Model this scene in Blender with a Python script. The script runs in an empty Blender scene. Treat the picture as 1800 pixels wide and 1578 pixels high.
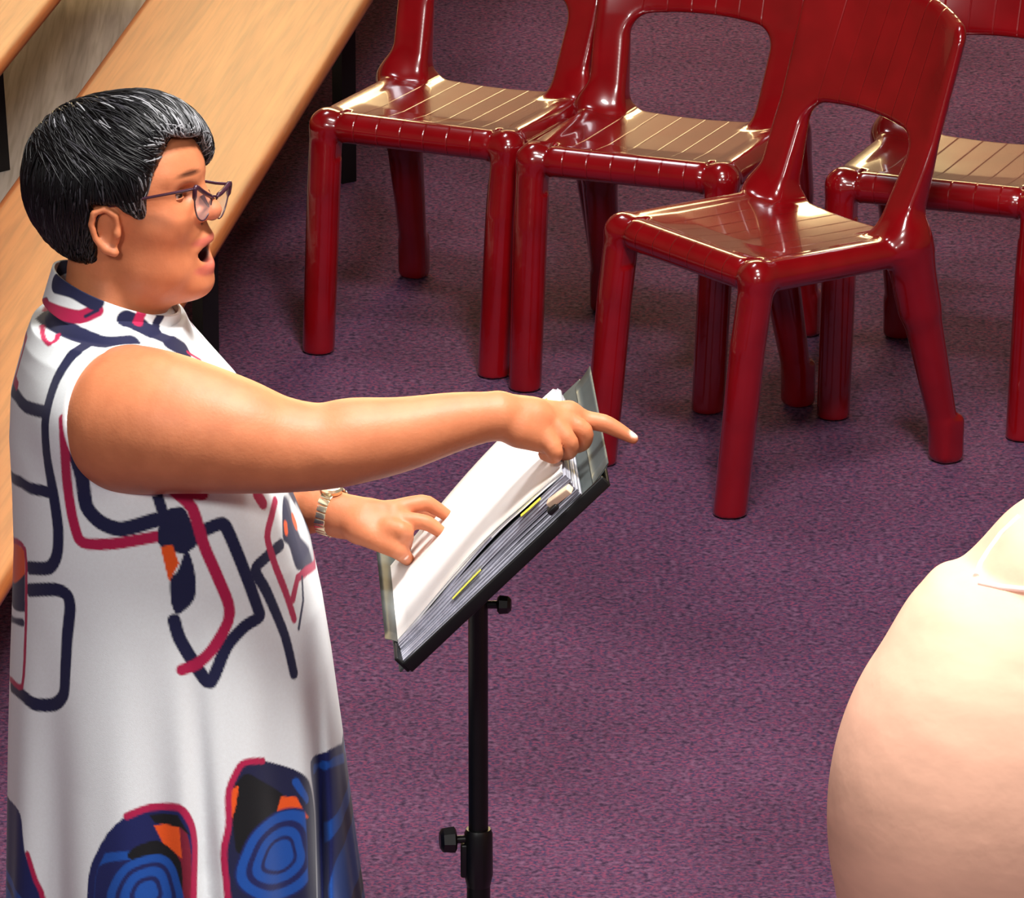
import bpy, math, random
import numpy as np
from mathutils import Vector, Matrix
from mathutils.bvhtree import BVHTree

# ------------------------------------------------------------------ camera, world, lights
scn = bpy.context.scene
col = scn.collection
FPX, PITCH, CAMZ = 13490.0, 0.332, 4.5
cam_d = bpy.data.cameras.new('camera')
cam = bpy.data.objects.new('camera', cam_d); col.objects.link(cam)
cam.location = (0, 0, CAMZ)
cam.rotation_euler = (math.pi / 2 - PITCH, 0, 0)
cam_d.sensor_width = 36.0
cam_d.lens = 36.0 * FPX / 1800.0
cam_d.clip_end = 100
scn.camera = cam

vs = scn.view_settings
vs.view_transform = 'Standard'; vs.look = 'None'; vs.gamma = 1.0; vs.exposure = 0.0
vs.use_curve_mapping = False
scn.display_settings.display_device = 'sRGB'

world = bpy.data.worlds.new('world'); scn.world = world
world.use_nodes = True
world.node_tree.nodes['Background'].inputs[0].default_value = (0.62, 0.60, 0.75, 1)
world.node_tree.nodes['Background'].inputs[1].default_value = 0.12

def area(name, loc, target, sx, sy, power, color):
    l = bpy.data.lights.new(name, 'AREA'); l.shape = 'RECTANGLE'
    l.size = sx; l.size_y = sy; l.energy = power; l.color = color
    o = bpy.data.objects.new(name, l); col.objects.link(o)
    o.location = loc
    o.rotation_euler = (Vector(target) - Vector(loc)).to_track_quat('-Z', 'Y').to_euler()
    return o

area('ceiling_lamp_stage', (0.7, 8.7, 4.9), (-0.3, 9.7, 0.9), 0.8, 0.8, 310, (1.0, 0.97, 0.93))
area('ceiling_lamp_front', (0.3, 10.9, 5.2), (0.3, 11.0, 0), 1.0, 0.8, 115, (1.0, 0.96, 0.95))
area('ceiling_lamp_back', (-0.9, 14.6, 5.2), (0.0, 13.6, 0), 1.2, 0.8, 50, (0.93, 0.94, 1.0))
area('balcony_fill', (-1.9, 4.6, 4.3), (-0.3, 9.8, 1.0), 1.0, 0.8, 125, (1.0, 0.98, 0.96))  # added fill from the camera side, brightens the dress
area('shirt_fill', (1.6, 5.2, 4.0), (0.62, 9.0, 0.9), 0.6, 0.6, 50, (1.0, 0.94, 0.88))  # added fill aimed at the peach shirt

# ------------------------------------------------------------------ helpers
def ray(px, py):
    a = (px - 900) / FPX; b = -(py - 789) / FPX
    c, s = math.cos(PITCH), math.sin(PITCH)
    return np.array([a, c + b * s, -s + b * c])
O0 = np.array([0.0, 0.0, CAMZ])
def PY(px, py, Y):
    d = ray(px, py); return O0 + d * (Y / d[1])
def PZ(px, py, Z):
    d = ray(px, py); return O0 + d * ((Z - CAMZ) / d[2])

def lin(c):
    return tuple(((v / 255) / 12.92 if v / 255 <= 0.04045 else ((v / 255 + 0.055) / 1.055) ** 2.4) for v in c)
def lin4(c):
    return lin(c) + (1.0,)

def tag(o, label=None, cat=None, group=None, kind=None):
    if label: o['label'] = label
    if cat: o['category'] = cat
    if group: o['group'] = group
    if kind: o['kind'] = kind
    return o

def empty(name, loc, rz=0.0):
    o = bpy.data.objects.new(name, None); col.objects.link(o)
    o.location = loc; o.rotation_euler = (0, 0, rz); o.empty_display_size = 0.05
    return o

def mesh_obj(name, V, F, mat, parent=None, smooth=True, local=False):
    me = bpy.data.meshes.new(name)
    V = np.asarray(V, dtype=np.float32).reshape(-1, 3)
    if isinstance(F, np.ndarray):
        n = len(F); k = F.shape[1]
        me.vertices.add(len(V)); me.vertices.foreach_set('co', V.ravel())
        me.loops.add(n * k); me.loops.foreach_set('vertex_index', F.astype(np.int32).ravel())
        me.polygons.add(n); me.polygons.foreach_set('loop_start', np.arange(0, n * k, k, dtype=np.int32))
        me.update(calc_edges=True)
    else:
        me.from_pydata([tuple(map(float, v)) for v in V], [], F); me.update()
    me.validate()
    me.polygons.foreach_set('use_smooth', np.full(len(me.polygons), smooth, dtype=bool))
    me.materials.append(mat)
    o = bpy.data.objects.new(name, me); col.objects.link(o)
    if parent is not None:
        o.parent = parent
        if not local:
            o.matrix_parent_inverse = parent.matrix_basis.inverted()
    return o

def copy_tree(o, parent=None):
    c = o.copy(); col.objects.link(c)
    if parent is not None: c.parent = parent
    for ch in list(o.children): copy_tree(ch, c)
    return c

class MB:
    """collects shapes of one part"""
    def __init__(s): s.V = []; s.F = []
    def add(s, V, F):
        b = len(s.V); s.V += [tuple(map(float, v)) for v in V]; s.F += [tuple(i + b for i in f) for f in F]
    def box(s, c, hx, hy, hz, R=None, bev=0.0):
        # chamfered box
        R = np.eye(3) if R is None else np.asarray(R)
        c = np.asarray(c, float)
        b = min(bev, hx * .9, hy * .9, hz * .9)
        if b <= 0:
            V = [(x, y, z) for x in (-hx, hx) for y in (-hy, hy) for z in (-hz, hz)]
            F = [(0, 1, 3, 2), (4, 6, 7, 5), (0, 4, 5, 1), (2, 3, 7, 6), (0, 2, 6, 4), (1, 5, 7, 3)]
        else:
            import bmesh
            bm = bmesh.new(); bmesh.ops.create_cube(bm, size=2)
            for v in bm.verts: v.co = (v.co.x * hx, v.co.y * hy, v.co.z * hz)
            bmesh.ops.bevel(bm, geom=list(bm.edges), offset=b, segments=3, profile=0.5, affect='EDGES')
            bm.verts.index_update()
            V = [tuple(v.co) for v in bm.verts]; F = [tuple(v.index for v in f.verts) for f in bm.faces]; bm.free()
        s.add([c + R @ np.array(v) for v in V], F); return s
    def tube(s, pts, rads, n=16, cap=True, squash=None):
        pts = [np.asarray(p, float) for p in pts]
        if not hasattr(rads, '__len__'): rads = [rads] * len(pts)
        V = []; F = []
        t0 = pts[1] - pts[0]; t0 /= np.linalg.norm(t0)
        up = np.array([0, 0, 1.0]) if abs(t0[2]) < .9 else np.array([1.0, 0, 0])
        u = np.cross(t0, up); u /= np.linalg.norm(u)
        for i, p in enumerate(pts):
            a = pts[min(i + 1, len(pts) - 1)] - pts[max(i - 1, 0)]; a /= np.linalg.norm(a)
            u = u - a * (u @ a); u /= np.linalg.norm(u); w = np.cross(a, u)
            for k in range(n):
                th = 2 * math.pi * k / n
                V.append(p + rads[i] * (math.cos(th) * u + math.sin(th) * w * (squash or 1)))
        for i in range(len(pts) - 1):
            for k in range(n):
                F.append((i * n + k, i * n + (k + 1) % n, (i + 1) * n + (k + 1) % n, (i + 1) * n + k))
        if cap:
            F.append(tuple(range(n))[::-1]); F.append(tuple((len(pts) - 1) * n + k for k in range(n)))
        s.add(V, F); return s
    def build(s, name, mat, parent=None, smooth=False):
        o = mesh_obj(name, s.V, s.F, mat, parent, smooth)
        if smooth == 'auto': pass
        return o

def autosmooth(o, ang=40):
    me = o.data
    me.polygons.foreach_set('use_smooth', np.ones(len(me.polygons), dtype=bool))
    try: me.set_sharp_from_angle(angle=math.radians(ang))
    except Exception: pass
    return o

# ------------------------------------------------------------------ distance-field modelling (numpy) -> one continuous mesh
BIG = 1.0
class Field:
    def __init__(s, lo, hi, h):
        s.lo = np.asarray(lo, float); s.h = h
        s.n = np.ceil((np.asarray(hi, float) - s.lo) / h).astype(int) + 1
        s.D = np.full(tuple(s.n), BIG, dtype=np.float32)
    def win(s, lo, hi, m):
        a = np.clip(np.floor((np.asarray(lo) - m - s.lo) / s.h).astype(int), 0, s.n)
        b = np.clip(np.ceil((np.asarray(hi) + m - s.lo) / s.h).astype(int) + 1, 0, s.n)
        if np.any(b <= a): return None
        ax = [(s.lo[i] + s.h * np.arange(a[i], b[i])).astype(np.float32) for i in range(3)]
        sl = tuple(slice(a[i], b[i]) for i in range(3))
        return sl, ax[0][:, None, None], ax[1][None, :, None], ax[2][None, None, :]
    def put(s, fn, lo, hi, k=0.0, op='u', m=None):
        w = s.win(lo, hi, (max(k, 0) + 3 * s.h) if m is None else m)
        if w is None: return s
        sl, X, Y, Z = w
        d = np.broadcast_to(fn(X, Y, Z), s.D[sl].shape)
        o = s.D[sl]
        if op == 'u':
            if k > 0:
                hh = np.maximum(k - np.abs(o - d), 0) / k
                r = np.minimum(o, d) - hh * hh * k * 0.25
            else: r = np.minimum(o, d)
        elif op == 's':
            if k > 0:
                hh = np.maximum(k - np.abs(o + d), 0) / k
                r = np.maximum(o, -d) + hh * hh * k * 0.25
            else: r = np.maximum(o, -d)
        s.D[sl] = r
        return s
    def cap(s, a, b, ra, rb=None, k=0.0, op='u'):
        rb = ra if rb is None else rb
        a = np.asarray(a, float); b = np.asarray(b, float); ab = b - a; L2 = max(ab @ ab, 1e-12)
        def fn(X, Y, Z):
            t = np.clip(((X - a[0]) * ab[0] + (Y - a[1]) * ab[1] + (Z - a[2]) * ab[2]) / L2, 0, 1)
            r = ra + (rb - ra) * t
            return np.sqrt((X - a[0] - t * ab[0]) ** 2 + (Y - a[1] - t * ab[1]) ** 2 + (Z - a[2] - t * ab[2]) ** 2) - r
        r = max(ra, rb)
        return s.put(fn, np.minimum(a, b) - r, np.maximum(a, b) + r, k, op)
    def chain(s, pts, rads, k=0.0, smooth=0):
        pts = [np.asarray(p, float) for p in pts]
        if smooth and len(pts) > 2:
            P = []; Rr = []; n_ = len(pts)
            for i in range(n_ - 1):
                a0, a1, a2, a3 = [np.append(pts[min(max(i + j, 0), n_ - 1)], rads[min(max(i + j, 0), n_ - 1)]) for j in (-1, 0, 1, 2)]
                for t in np.linspace(0, 1, smooth, endpoint=False):
                    v = .5 * (2 * a1 + (a2 - a0) * t + (2 * a0 - 5 * a1 + 4 * a2 - a3) * t * t + (3 * a1 - a0 - 3 * a2 + a3) * t ** 3)
                    P.append(v[:3]); Rr.append(v[3])
            pts = P + [pts[-1]]; rads = Rr + [rads[-1]]
        def fn(X, Y, Z):
            best = None
            for i in range(len(pts) - 1):
                a, b = pts[i], pts[i + 1]; ab = b - a; L2 = max(ab @ ab, 1e-12)
                t = np.clip(((X - a[0]) * ab[0] + (Y - a[1]) * ab[1] + (Z - a[2]) * ab[2]) / L2, 0, 1)
                d = np.sqrt((X - a[0] - t * ab[0]) ** 2 + (Y - a[1] - t * ab[1]) ** 2 + (Z - a[2] - t * ab[2]) ** 2) - (rads[i] + (rads[i + 1] - rads[i]) * t)
                best = d if best is None else np.minimum(best, d)
            return best
        r = max(rads)
        return s.put(fn, np.min(pts, 0) - r, np.max(pts, 0) + r, k)
    def ell(s, c, r, R=None, k=0.0, op='u'):
        c = np.asarray(c, float); r = np.asarray(r, float)
        R = np.eye(3) if R is None else np.asarray(R)   # columns = local axes
        def fn(X, Y, Z):
            q = [((X - c[0]) * R[0, i] + (Y - c[1]) * R[1, i] + (Z - c[2]) * R[2, i]) for i in range(3)]
            k0 = np.sqrt(sum((q[i] / r[i]) ** 2 for i in range(3)))
            k1 = np.sqrt(sum((q[i] / r[i] ** 2) ** 2 for i in range(3))) + 1e-6
            return k0 * (k0 - 1) / k1
        e = np.sqrt(((R * r[None, :]) ** 2).sum(1))
        return s.put(fn, c - e, c + e, k, op)
    def rbox(s, c, hx, R=None, r=0.01, k=0.0, op='u'):
        c = np.asarray(c, float); hx = np.asarray(hx, float)
        R = np.eye(3) if R is None else np.asarray(R)
        def fn(X, Y, Z):
            q = [np.abs((X - c[0]) * R[0, i] + (Y - c[1]) * R[1, i] + (Z - c[2]) * R[2, i]) - (hx[i] - r) for i in range(3)]
            out = np.sqrt(sum(np.maximum(v, 0) ** 2 for v in q))
            return out + np.minimum(np.maximum(np.maximum(q[0], q[1]), q[2]), 0) - r
        e = (np.abs(R) * hx[None, :]).sum(1)
        return s.put(fn, c - e, c + e, k, op)
    def mesh(s):
        D = s.D; S = D < 0
        nx, ny, nz = D.shape
        c = S[:-1, :-1, :-1].astype(np.uint8)
        tot = np.zeros((nx - 1, ny - 1, nz - 1), np.uint8)
        offs = [(i, j, k) for i in (0, 1) for j in (0, 1) for k in (0, 1)]
        for i, j, k in offs:
            tot += S[i:nx - 1 + i, j:ny - 1 + j, k:nz - 1 + k]
        act = np.flatnonzero((tot > 0) & (tot < 8)); del tot
        I, J, K = np.unravel_index(act, (nx - 1, ny - 1, nz - 1))
        val = {o: D[I + o[0], J + o[1], K + o[2]] for o in offs}
        acc = np.zeros((len(act), 3)); cnt = np.zeros(len(act))
        for ax in range(3):
            for o in offs:
                if o[ax]: continue
                e = list(o); e[ax] = 1; e = tuple(e)
                a = val[o]; b = val[e]; m = (a < 0) != (b < 0)
                t = np.where(m, a / np.where(m, a - b, 1), 0)
                p = np.array(o, float)[None, :].repeat(len(act), 0); p[:, ax] += t
                acc += p * m[:, None]; cnt += m
        V = (acc / cnt[:, None] + np.stack([I, J, K], 1)) * s.h + s.lo
        dims = (nx - 1, ny - 1, nz - 1)
        quads = []
        for ax in range(3):
            sa = [slice(None)] * 3; sb = [slice(None)] * 3
            sa[ax] = slice(0, -1); sb[ax] = slice(1, None)
            A = S[tuple(sa)]; B = S[tuple(sb)]
            X = np.argwhere(A != B)
            o1, o2 = [(1, 2), (2, 0), (0, 1)][ax]
            ok = (X[:, o1] > 0) & (X[:, o2] > 0) & (X[:, o1] < dims[o1]) & (X[:, o2] < dims[o2])
            X = X[ok]
            def cell(d1, d2):
                Y = X.copy(); Y[:, o1] -= d1; Y[:, o2] -= d2
                return np.searchsorted(act, np.ravel_multi_index((Y[:, 0], Y[:, 1], Y[:, 2]), dims))
            q = np.stack([cell(1, 1), cell(0, 1), cell(0, 0), cell(1, 0)], 1)
            ins = A[X[:, 0], X[:, 1], X[:, 2]]
            q[~ins] = q[~ins][:, ::-1]
            quads.append(q)
        return V, np.concatenate(quads)

def relax(V, F, it=2, lam=0.5):
    V = np.array(V, float)
    E = np.concatenate([F[:, [0, 1]], F[:, [1, 2]], F[:, [2, 3]], F[:, [3, 0]]])
    n = len(V)
    deg = np.bincount(E[:, 0], minlength=n) + np.bincount(E[:, 1], minlength=n)
    for _ in range(it):
        A = np.stack([np.bincount(E[:, 0], V[E[:, 1], i], n) + np.bincount(E[:, 1], V[E[:, 0], i], n) for i in range(3)], 1)
        V = V + lam * (A / deg[:, None] - V)
    return V

def submesh(V, F, mask):
    f = F[mask]; u, inv = np.unique(f.ravel(), return_inverse=True)
    return V[u], inv.reshape(f.shape)

def set_colors(o, C, name='Col'):
    at = o.data.color_attributes.new(name, 'FLOAT_COLOR', 'POINT')
    c = np.ones((len(o.data.vertices), 4), np.float32); c[:, :3] = C
    at.data.foreach_set('color', c.ravel())

# ------------------------------------------------------------------ materials
def new_mat(name):
    m = bpy.data.materials.new(name); m.use_nodes = True
    nt = m.node_tree; return m, nt, nt.nodes['Principled BSDF']
def N(nt, typ, **kw):
    n = nt.nodes.new(typ)
    for k, v in kw.items(): setattr(n, k, v)
    return n
def mat(name, rgb, rough=0.5, metal=0.0, spec=0.5, var=0.12, scale=40.0, bump=0.0, bscale=300.0, coat=0.0, sss=0.0, sheen=0.0, alpha=None, trans=0.0, stretch=None):
    m, nt, b = new_mat(name)
    tc = N(nt, 'ShaderNodeTexCoord'); no = N(nt, 'ShaderNodeTexNoise'); no.inputs['Scale'].default_value = scale
    no.inputs['Detail'].default_value = 4
    vec = tc.outputs['Object']
    if stretch:
        mp = N(nt, 'ShaderNodeMapping'); mp.inputs['Scale'].default_value = stretch
        nt.links.new(vec, mp.inputs[0]); vec = mp.outputs[0]
    nt.links.new(vec, no.inputs['Vector'])
    cr = N(nt, 'ShaderNodeValToRGB')
    c = lin(rgb)
    cr.color_ramp.elements[0].position = 0.3; cr.color_ramp.elements[1].position = 0.7
    cr.color_ramp.elements[0].color = tuple(v * (1 - var) for v in c) + (1,)
    cr.color_ramp.elements[1].color = tuple(min(1, v * (1 + var)) for v in c) + (1,)
    nt.links.new(no.outputs['Fac'], cr.inputs[0]); nt.links.new(cr.outputs[0], b.inputs['Base Color'])
    b.inputs['Roughness'].default_value = rough; b.inputs['Metallic'].default_value = metal
    b.inputs['Specular IOR Level'].default_value = spec
    b.inputs['Coat Weight'].default_value = coat; b.inputs['Coat Roughness'].default_value = 0.08
    b.inputs['Transmission Weight'].default_value = trans
    if alpha is not None: b.inputs['Alpha'].default_value = alpha
    if sss:
        b.inputs['Subsurface Weight'].default_value = sss; b.inputs['Subsurface Radius'].default_value = (1, .35, .2)
        b.inputs['Subsurface Scale'].default_value = 0.008
    if sheen: b.inputs['Sheen Weight'].default_value = sheen
    if bump:
        n2 = N(nt, 'ShaderNodeTexNoise'); n2.inputs['Scale'].default_value = bscale; n2.inputs['Detail'].default_value = 3
        nt.links.new(tc.outputs['Object'], n2.inputs['Vector'])
        bp = N(nt, 'ShaderNodeBump'); bp.inputs['Strength'].default_value = bump; bp.inputs['Distance'].default_value = 0.002
        nt.links.new(n2.outputs['Fac'], bp.inputs['Height']); nt.links.new(bp.outputs[0], b.inputs['Normal'])
    return m

def carpet_mat():
    m, nt, b = new_mat('carpet'); L = nt.links.new
    tc = N(nt, 'ShaderNodeTexCoord')
    def noise(scale, det=2, sc=None):
        n = N(nt, 'ShaderNodeTexNoise'); n.inputs['Scale'].default_value = scale; n.inputs['Detail'].default_value = det
        v = tc.outputs['Object']
        if sc:
            mp = N(nt, 'ShaderNodeMapping'); mp.inputs['Scale'].default_value = sc; L(v, mp.inputs[0]); v = mp.outputs[0]
        L(v, n.inputs['Vector']); return n.outputs['Fac']
    def ramp(f, p0, c0, p1, c1):
        r = N(nt, 'ShaderNodeValToRGB'); r.color_ramp.elements[0].position = p0; r.color_ramp.elements[1].position = p1
        r.color_ramp.elements[0].color = lin4(c0); r.color_ramp.elements[1].color = lin4(c1); L(f, r.inputs[0]); return r.outputs[0]
    a = ramp(noise(95, 5), 0.38, (62, 44, 68), 0.63, (126, 86, 114))
    mx = N(nt, 'ShaderNodeMix', data_type='RGBA', blend_type='MIX'); L(ramp(noise(45, 4), 0.42, (0, 0, 0), 0.58, (255, 255, 255)), mx.inputs[0])
    L(a, mx.inputs[6]); bcol = ramp(noise(150, 4), 0.40, (66, 58, 88), 0.62, (136, 70, 98)); L(bcol, mx.inputs[7])
    big = ramp(noise(2.2, 3), 0.3, (215, 215, 215), 0.7, (255, 255, 255))
    mu = N(nt, 'ShaderNodeMix', data_type='RGBA', blend_type='MULTIPLY'); mu.inputs[0].default_value = 1
    L(mx.outputs[2], mu.inputs[6]); L(big, mu.inputs[7]); L(mu.outputs[2], b.inputs['Base Color'])
    b.inputs['Roughness'].default_value = 1.0; b.inputs['Specular IOR Level'].default_value = 0.1
    bp = N(nt, 'ShaderNodeBump'); bp.inputs['Strength'].default_value = 0.7; bp.inputs['Distance'].default_value = 0.004
    L(noise(330, 2), bp.inputs['Height']); L(bp.outputs[0], b.inputs['Normal'])
    return m

def wood_mat(name, c0, c1, rough=0.35, ang=0.15):
    m, nt, b = new_mat(name); L = nt.links.new
    tc = N(nt, 'ShaderNodeTexCoord')
    mp = N(nt, 'ShaderNodeMapping'); mp.inputs['Scale'].default_value = (22, 1.6, 22); L(tc.outputs['Object'], mp.inputs[0])
    n = N(nt, 'ShaderNodeTexNoise'); n.inputs['Scale'].default_value = 1.0; n.inputs['Detail'].default_value = 6; n.inputs['Distortion'].default_value = 0.6
    L(mp.outputs[0], n.inputs['Vector'])
    r = N(nt, 'ShaderNodeValToRGB'); r.color_ramp.elements[0].position = 0.32; r.color_ramp.elements[1].position = 0.68
    r.color_ramp.elements[0].color = lin4(c0); r.color_ramp.elements[1].color = lin4(c1); L(n.outputs['Fac'], r.inputs[0])
    mp2 = N(nt, 'ShaderNodeMapping'); mp2.inputs['Scale'].default_value = (120, 4, 120); L(tc.outputs['Object'], mp2.inputs[0])
    n2 = N(nt, 'ShaderNodeTexNoise'); n2.inputs['Scale'].default_value = 1.0; n2.inputs['Detail'].default_value = 2; L(mp2.outputs[0], n2.inputs['Vector'])
    r2 = N(nt, 'ShaderNodeValToRGB'); r2.color_ramp.elements[0].position = 0.35; r2.color_ramp.elements[1].position = 0.55
    r2.color_ramp.elements[0].color = (0.8, 0.78, 0.74, 1); r2.color_ramp.elements[1].color = (1, 1, 1, 1); L(n2.outputs['Fac'], r2.inputs[0])
    mu = N(nt, 'ShaderNodeMix', data_type='RGBA', blend_type='MULTIPLY'); mu.inputs[0].default_value = 1
    L(r.outputs[0], mu.inputs[6]); L(r2.outputs[0], mu.inputs[7]); L(mu.outputs[2], b.inputs['Base Color'])
    b.inputs['Roughness'].default_value = rough
    return m

def vcol_mat(name, rough=0.5, sss=0.0, spec=0.5, var=0.0, scale=60, bump=0.0, bscale=300, sheen=0.0):
    m, nt, b = new_mat(name); L = nt.links.new
    at = N(nt, 'ShaderNodeAttribute'); at.attribute_name = 'Col'
    tc = N(nt, 'ShaderNodeTexCoord'); no = N(nt, 'ShaderNodeTexNoise'); no.inputs['Scale'].default_value = scale; no.inputs['Detail'].default_value = 4
    L(tc.outputs['Object'], no.inputs['Vector'])
    r = N(nt, 'ShaderNodeValToRGB'); r.color_ramp.elements[0].position = 0.35; r.color_ramp.elements[1].position = 0.65
    r.color_ramp.elements[0].color = (1 - var, 1 - var * 1.3, 1 - var * 1.4, 1); r.color_ramp.elements[1].color = (1, 1, 1, 1); L(no.outputs['Fac'], r.inputs[0])
    mu = N(nt, 'ShaderNodeMix', data_type='RGBA', blend_type='MULTIPLY'); mu.inputs[0].default_value = 1
    L(at.outputs['Color'], mu.inputs[6]); L(r.outputs[0], mu.inputs[7]); L(mu.outputs[2], b.inputs['Base Color'])
    b.inputs['Roughness'].default_value = rough; b.inputs['Specular IOR Level'].default_value = spec
    if sheen: b.inputs['Sheen Weight'].default_value = sheen
    if sss:
        b.inputs['Subsurface Weight'].default_value = sss; b.inputs['Subsurface Radius'].default_value = (1, .35, .2)
        b.inputs['Subsurface Scale'].default_value = 0.006
    if bump:
        n2 = N(nt, 'ShaderNodeTexNoise'); n2.inputs['Scale'].default_value = bscale; n2.inputs['Detail'].default_value = 3
        L(tc.outputs['Object'], n2.inputs['Vector'])
        bp = N(nt, 'ShaderNodeBump'); bp.inputs['Strength'].default_value = bump; bp.inputs['Distance'].default_value = 0.002
        L(n2.outputs['Fac'], bp.inputs['Height']); L(bp.outputs[0], b.inputs['Normal'])
    return m

def plastic_mat():
    """glossy dark red plastic with moulded slat grooves running front to back"""
    m, nt, b = new_mat('red_plastic'); L = nt.links.new
    tc = N(nt, 'ShaderNodeTexCoord'); sp = N(nt, 'ShaderNodeSeparateXYZ'); L(tc.outputs['Object'], sp.inputs[0])
    a = N(nt, 'ShaderNodeMath', operation='MULTIPLY'); L(sp.outputs[0], a.inputs[0]); a.inputs[1].default_value = 1 / 0.047
    fr = N(nt, 'ShaderNodeMath', operation='FRACT'); L(a.outputs[0], fr.inputs[0])
    s1 = N(nt, 'ShaderNodeMath', operation='SUBTRACT'); L(fr.outputs[0], s1.inputs[0]); s1.inputs[1].default_value = 0.5
    ab = N(nt, 'ShaderNodeMath', operation='ABSOLUTE'); L(s1.outputs[0], ab.inputs[0])
    sm = N(nt, 'ShaderNodeMapRange'); sm.inputs['From Min'].default_value = 0.0; sm.inputs['From Max'].default_value = 0.045
    L(ab.outputs[0], sm.inputs['Value'])
    # only between the side rails and above the legs
    ax = N(nt, 'ShaderNodeMath', operation='ABSOLUTE'); L(sp.outputs[0], ax.inputs[0])
    lt = N(nt, 'ShaderNodeMath', operation='GREATER_THAN'); L(ax.outputs[0], lt.inputs[0]); lt.inputs[1].default_value = 0.155
    lz = N(nt, 'ShaderNodeMath', operation='LESS_THAN'); L(sp.outputs[2], lz.inputs[0]); lz.inputs[1].default_value = 0.395
    m1 = N(nt, 'ShaderNodeMath', operation='MAXIMUM'); L(sm.outputs[0], m1.inputs[0]); L(lt.outputs[0], m1.inputs[1])
    m2 = N(nt, 'ShaderNodeMath', operation='MAXIMUM'); L(m1.outputs[0], m2.inputs[0]); L(lz.outputs[0], m2.inputs[1])
    no = N(nt, 'ShaderNodeTexNoise'); no.inputs['Scale'].default_value = 14; no.inputs['Detail'].default_value = 2; L(tc.outputs['Object'], no.inputs['Vector'])
    r = N(nt, 'ShaderNodeValToRGB'); r.color_ramp.elements[0].position = .3; r.color_ramp.elements[1].position = .7
    r.color_ramp.elements[0].color = lin4((114, 4, 10)); r.color_ramp.elements[1].color = lin4((128, 6, 14)); L(no.outputs['Fac'], r.inputs[0])
    L(r.outputs[0], b.inputs['Base Color'])
    bp = N(nt, 'ShaderNodeBump'); bp.inputs['Strength'].default_value = 0.6; bp.inputs['Distance'].default_value = 0.0016
    n3 = N(nt, 'ShaderNodeTexNoise'); n3.inputs['Scale'].default_value = 9; L(tc.outputs['Object'], n3.inputs['Vector'])
    ad = N(nt, 'ShaderNodeMath', operation='MULTIPLY_ADD'); L(n3.outputs['Fac'], ad.inputs[0]); ad.inputs[1].default_value = 0.6; L(m2.outputs[0], ad.inputs[2])
    L(ad.outputs[0], bp.inputs['Height']); L(bp.outputs[0], b.inputs['Normal'])
    b.inputs['Roughness'].default_value = 0.2; b.inputs['IOR'].default_value = 1.5
    b.inputs['Coat Weight'].default_value = 0.9; b.inputs['Coat Roughness'].default_value = 0.05
    return m

M = dict(
    carpet=carpet_mat(), plastic=plastic_mat(),
    wood=wood_mat('varnished_wood', (150, 74, 30), (180, 102, 50), 0.48),
    wood_edge=wood_mat('wood_edge', (196, 130, 76), (222, 160, 104), 0.35),
    grey_wood=wood_mat('grey_timber', (178, 166, 156), (216, 205, 194), 0.7),
    black=mat('black_metal', (9, 9, 10), 0.45, 0.0, 0.4, 0.2),
    black_plastic=mat('black_plastic', (12, 12, 13), 0.4),
    wall=mat('cream_wall', (190, 168, 132), 0.8, var=0.05, scale=3),
    side_wall=mat('brick_wall', (120, 98, 86), 0.9, var=0.15, scale=8),
    ceil=mat('ceiling_boards', (96, 74, 58), 0.9, var=0.03, scale=3),
)

# ------------------------------------------------------------------ room shell
mb = MB(); mb.box((0, 9, -0.05), 6, 9.5, 0.05)
tag(mb.build('floor', M['carpet']), 'purple speckled carpet floor', kind='structure')
WB = 18.5
# back wall with an opening for the added glowing window: sill below, lintel above, piers between
mb = MB(); mb.box((0, WB, 0.9), 6, 0.1, 0.9); mb.box((0, WB, 4.85), 6, 0.1, 1.15)
mb.box((-3.75, WB, 2.75), 2.25, 0.1, 0.95); mb.box((4.05, WB, 2.75), 1.95, 0.1, 0.95)
tag(mb.build('wall_back', M['wall']), 'cream wall at the far end of the hall', kind='structure')
mb = MB(); mb.box((-6.05, 9, 3.0), 0.05, 9.5, 3.0)
tag(mb.build('wall_left', M['side_wall']), kind='structure')
mb = MB(); mb.box((6.05, 9, 3.0), 0.05, 9.5, 3.0)
tag(mb.build('wall_right', M['side_wall']), kind='structure')
mb = MB(); mb.box((0, 9, 6.1), 6.1, 9.6, 0.05)
tag(mb.build('ceiling', M['ceil']), kind='structure')
def glow_mat(name, rgb, strength):
    m, nt, b = new_mat(name)
    b.inputs['Base Color'].default_value = (0.05, 0.05, 0.05, 1)
    tc = N(nt, 'ShaderNodeTexCoord'); no = N(nt, 'ShaderNodeTexNoise'); no.inputs['Scale'].default_value = 1.3
    nt.links.new(tc.outputs['Object'], no.inputs['Vector'])
    r = N(nt, 'ShaderNodeValToRGB'); c = lin(rgb)
    r.color_ramp.elements[0].position = 0.35; r.color_ramp.elements[1].position = 0.65
    r.color_ramp.elements[0].color = tuple(v * .45 for v in c) + (1,); r.color_ramp.elements[1].color = c + (1,)
    nt.links.new(no.outputs['Fac'], r.inputs[0]); nt.links.new(r.outputs[0], b.inputs['Emission Color'])
    b.inputs['Emission Strength'].default_value = strength
    return m
seat_glow = glow_mat('seat_reflection_glow', (255, 224, 160), 20.0)  # unseen glowing pane, added and sized to reflect in the chair seats
x0, x1, z0, z1, t = -1.5, 2.1, 1.8, 3.7, 0.04
w = MB()
for k in range(4): w.box((x0 + t + (x1 - x0 - 2 * t) * k / 3, WB - .02, (z0 + z1) / 2), t, 0.05, (z1 - z0) / 2)
for zz_ in (z0 + t, (z0 + z1) / 2, z1 - t): w.box(((x0 + x1) / 2, WB - .02, zz_), (x1 - x0) / 2, 0.05, t * .8)
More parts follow.
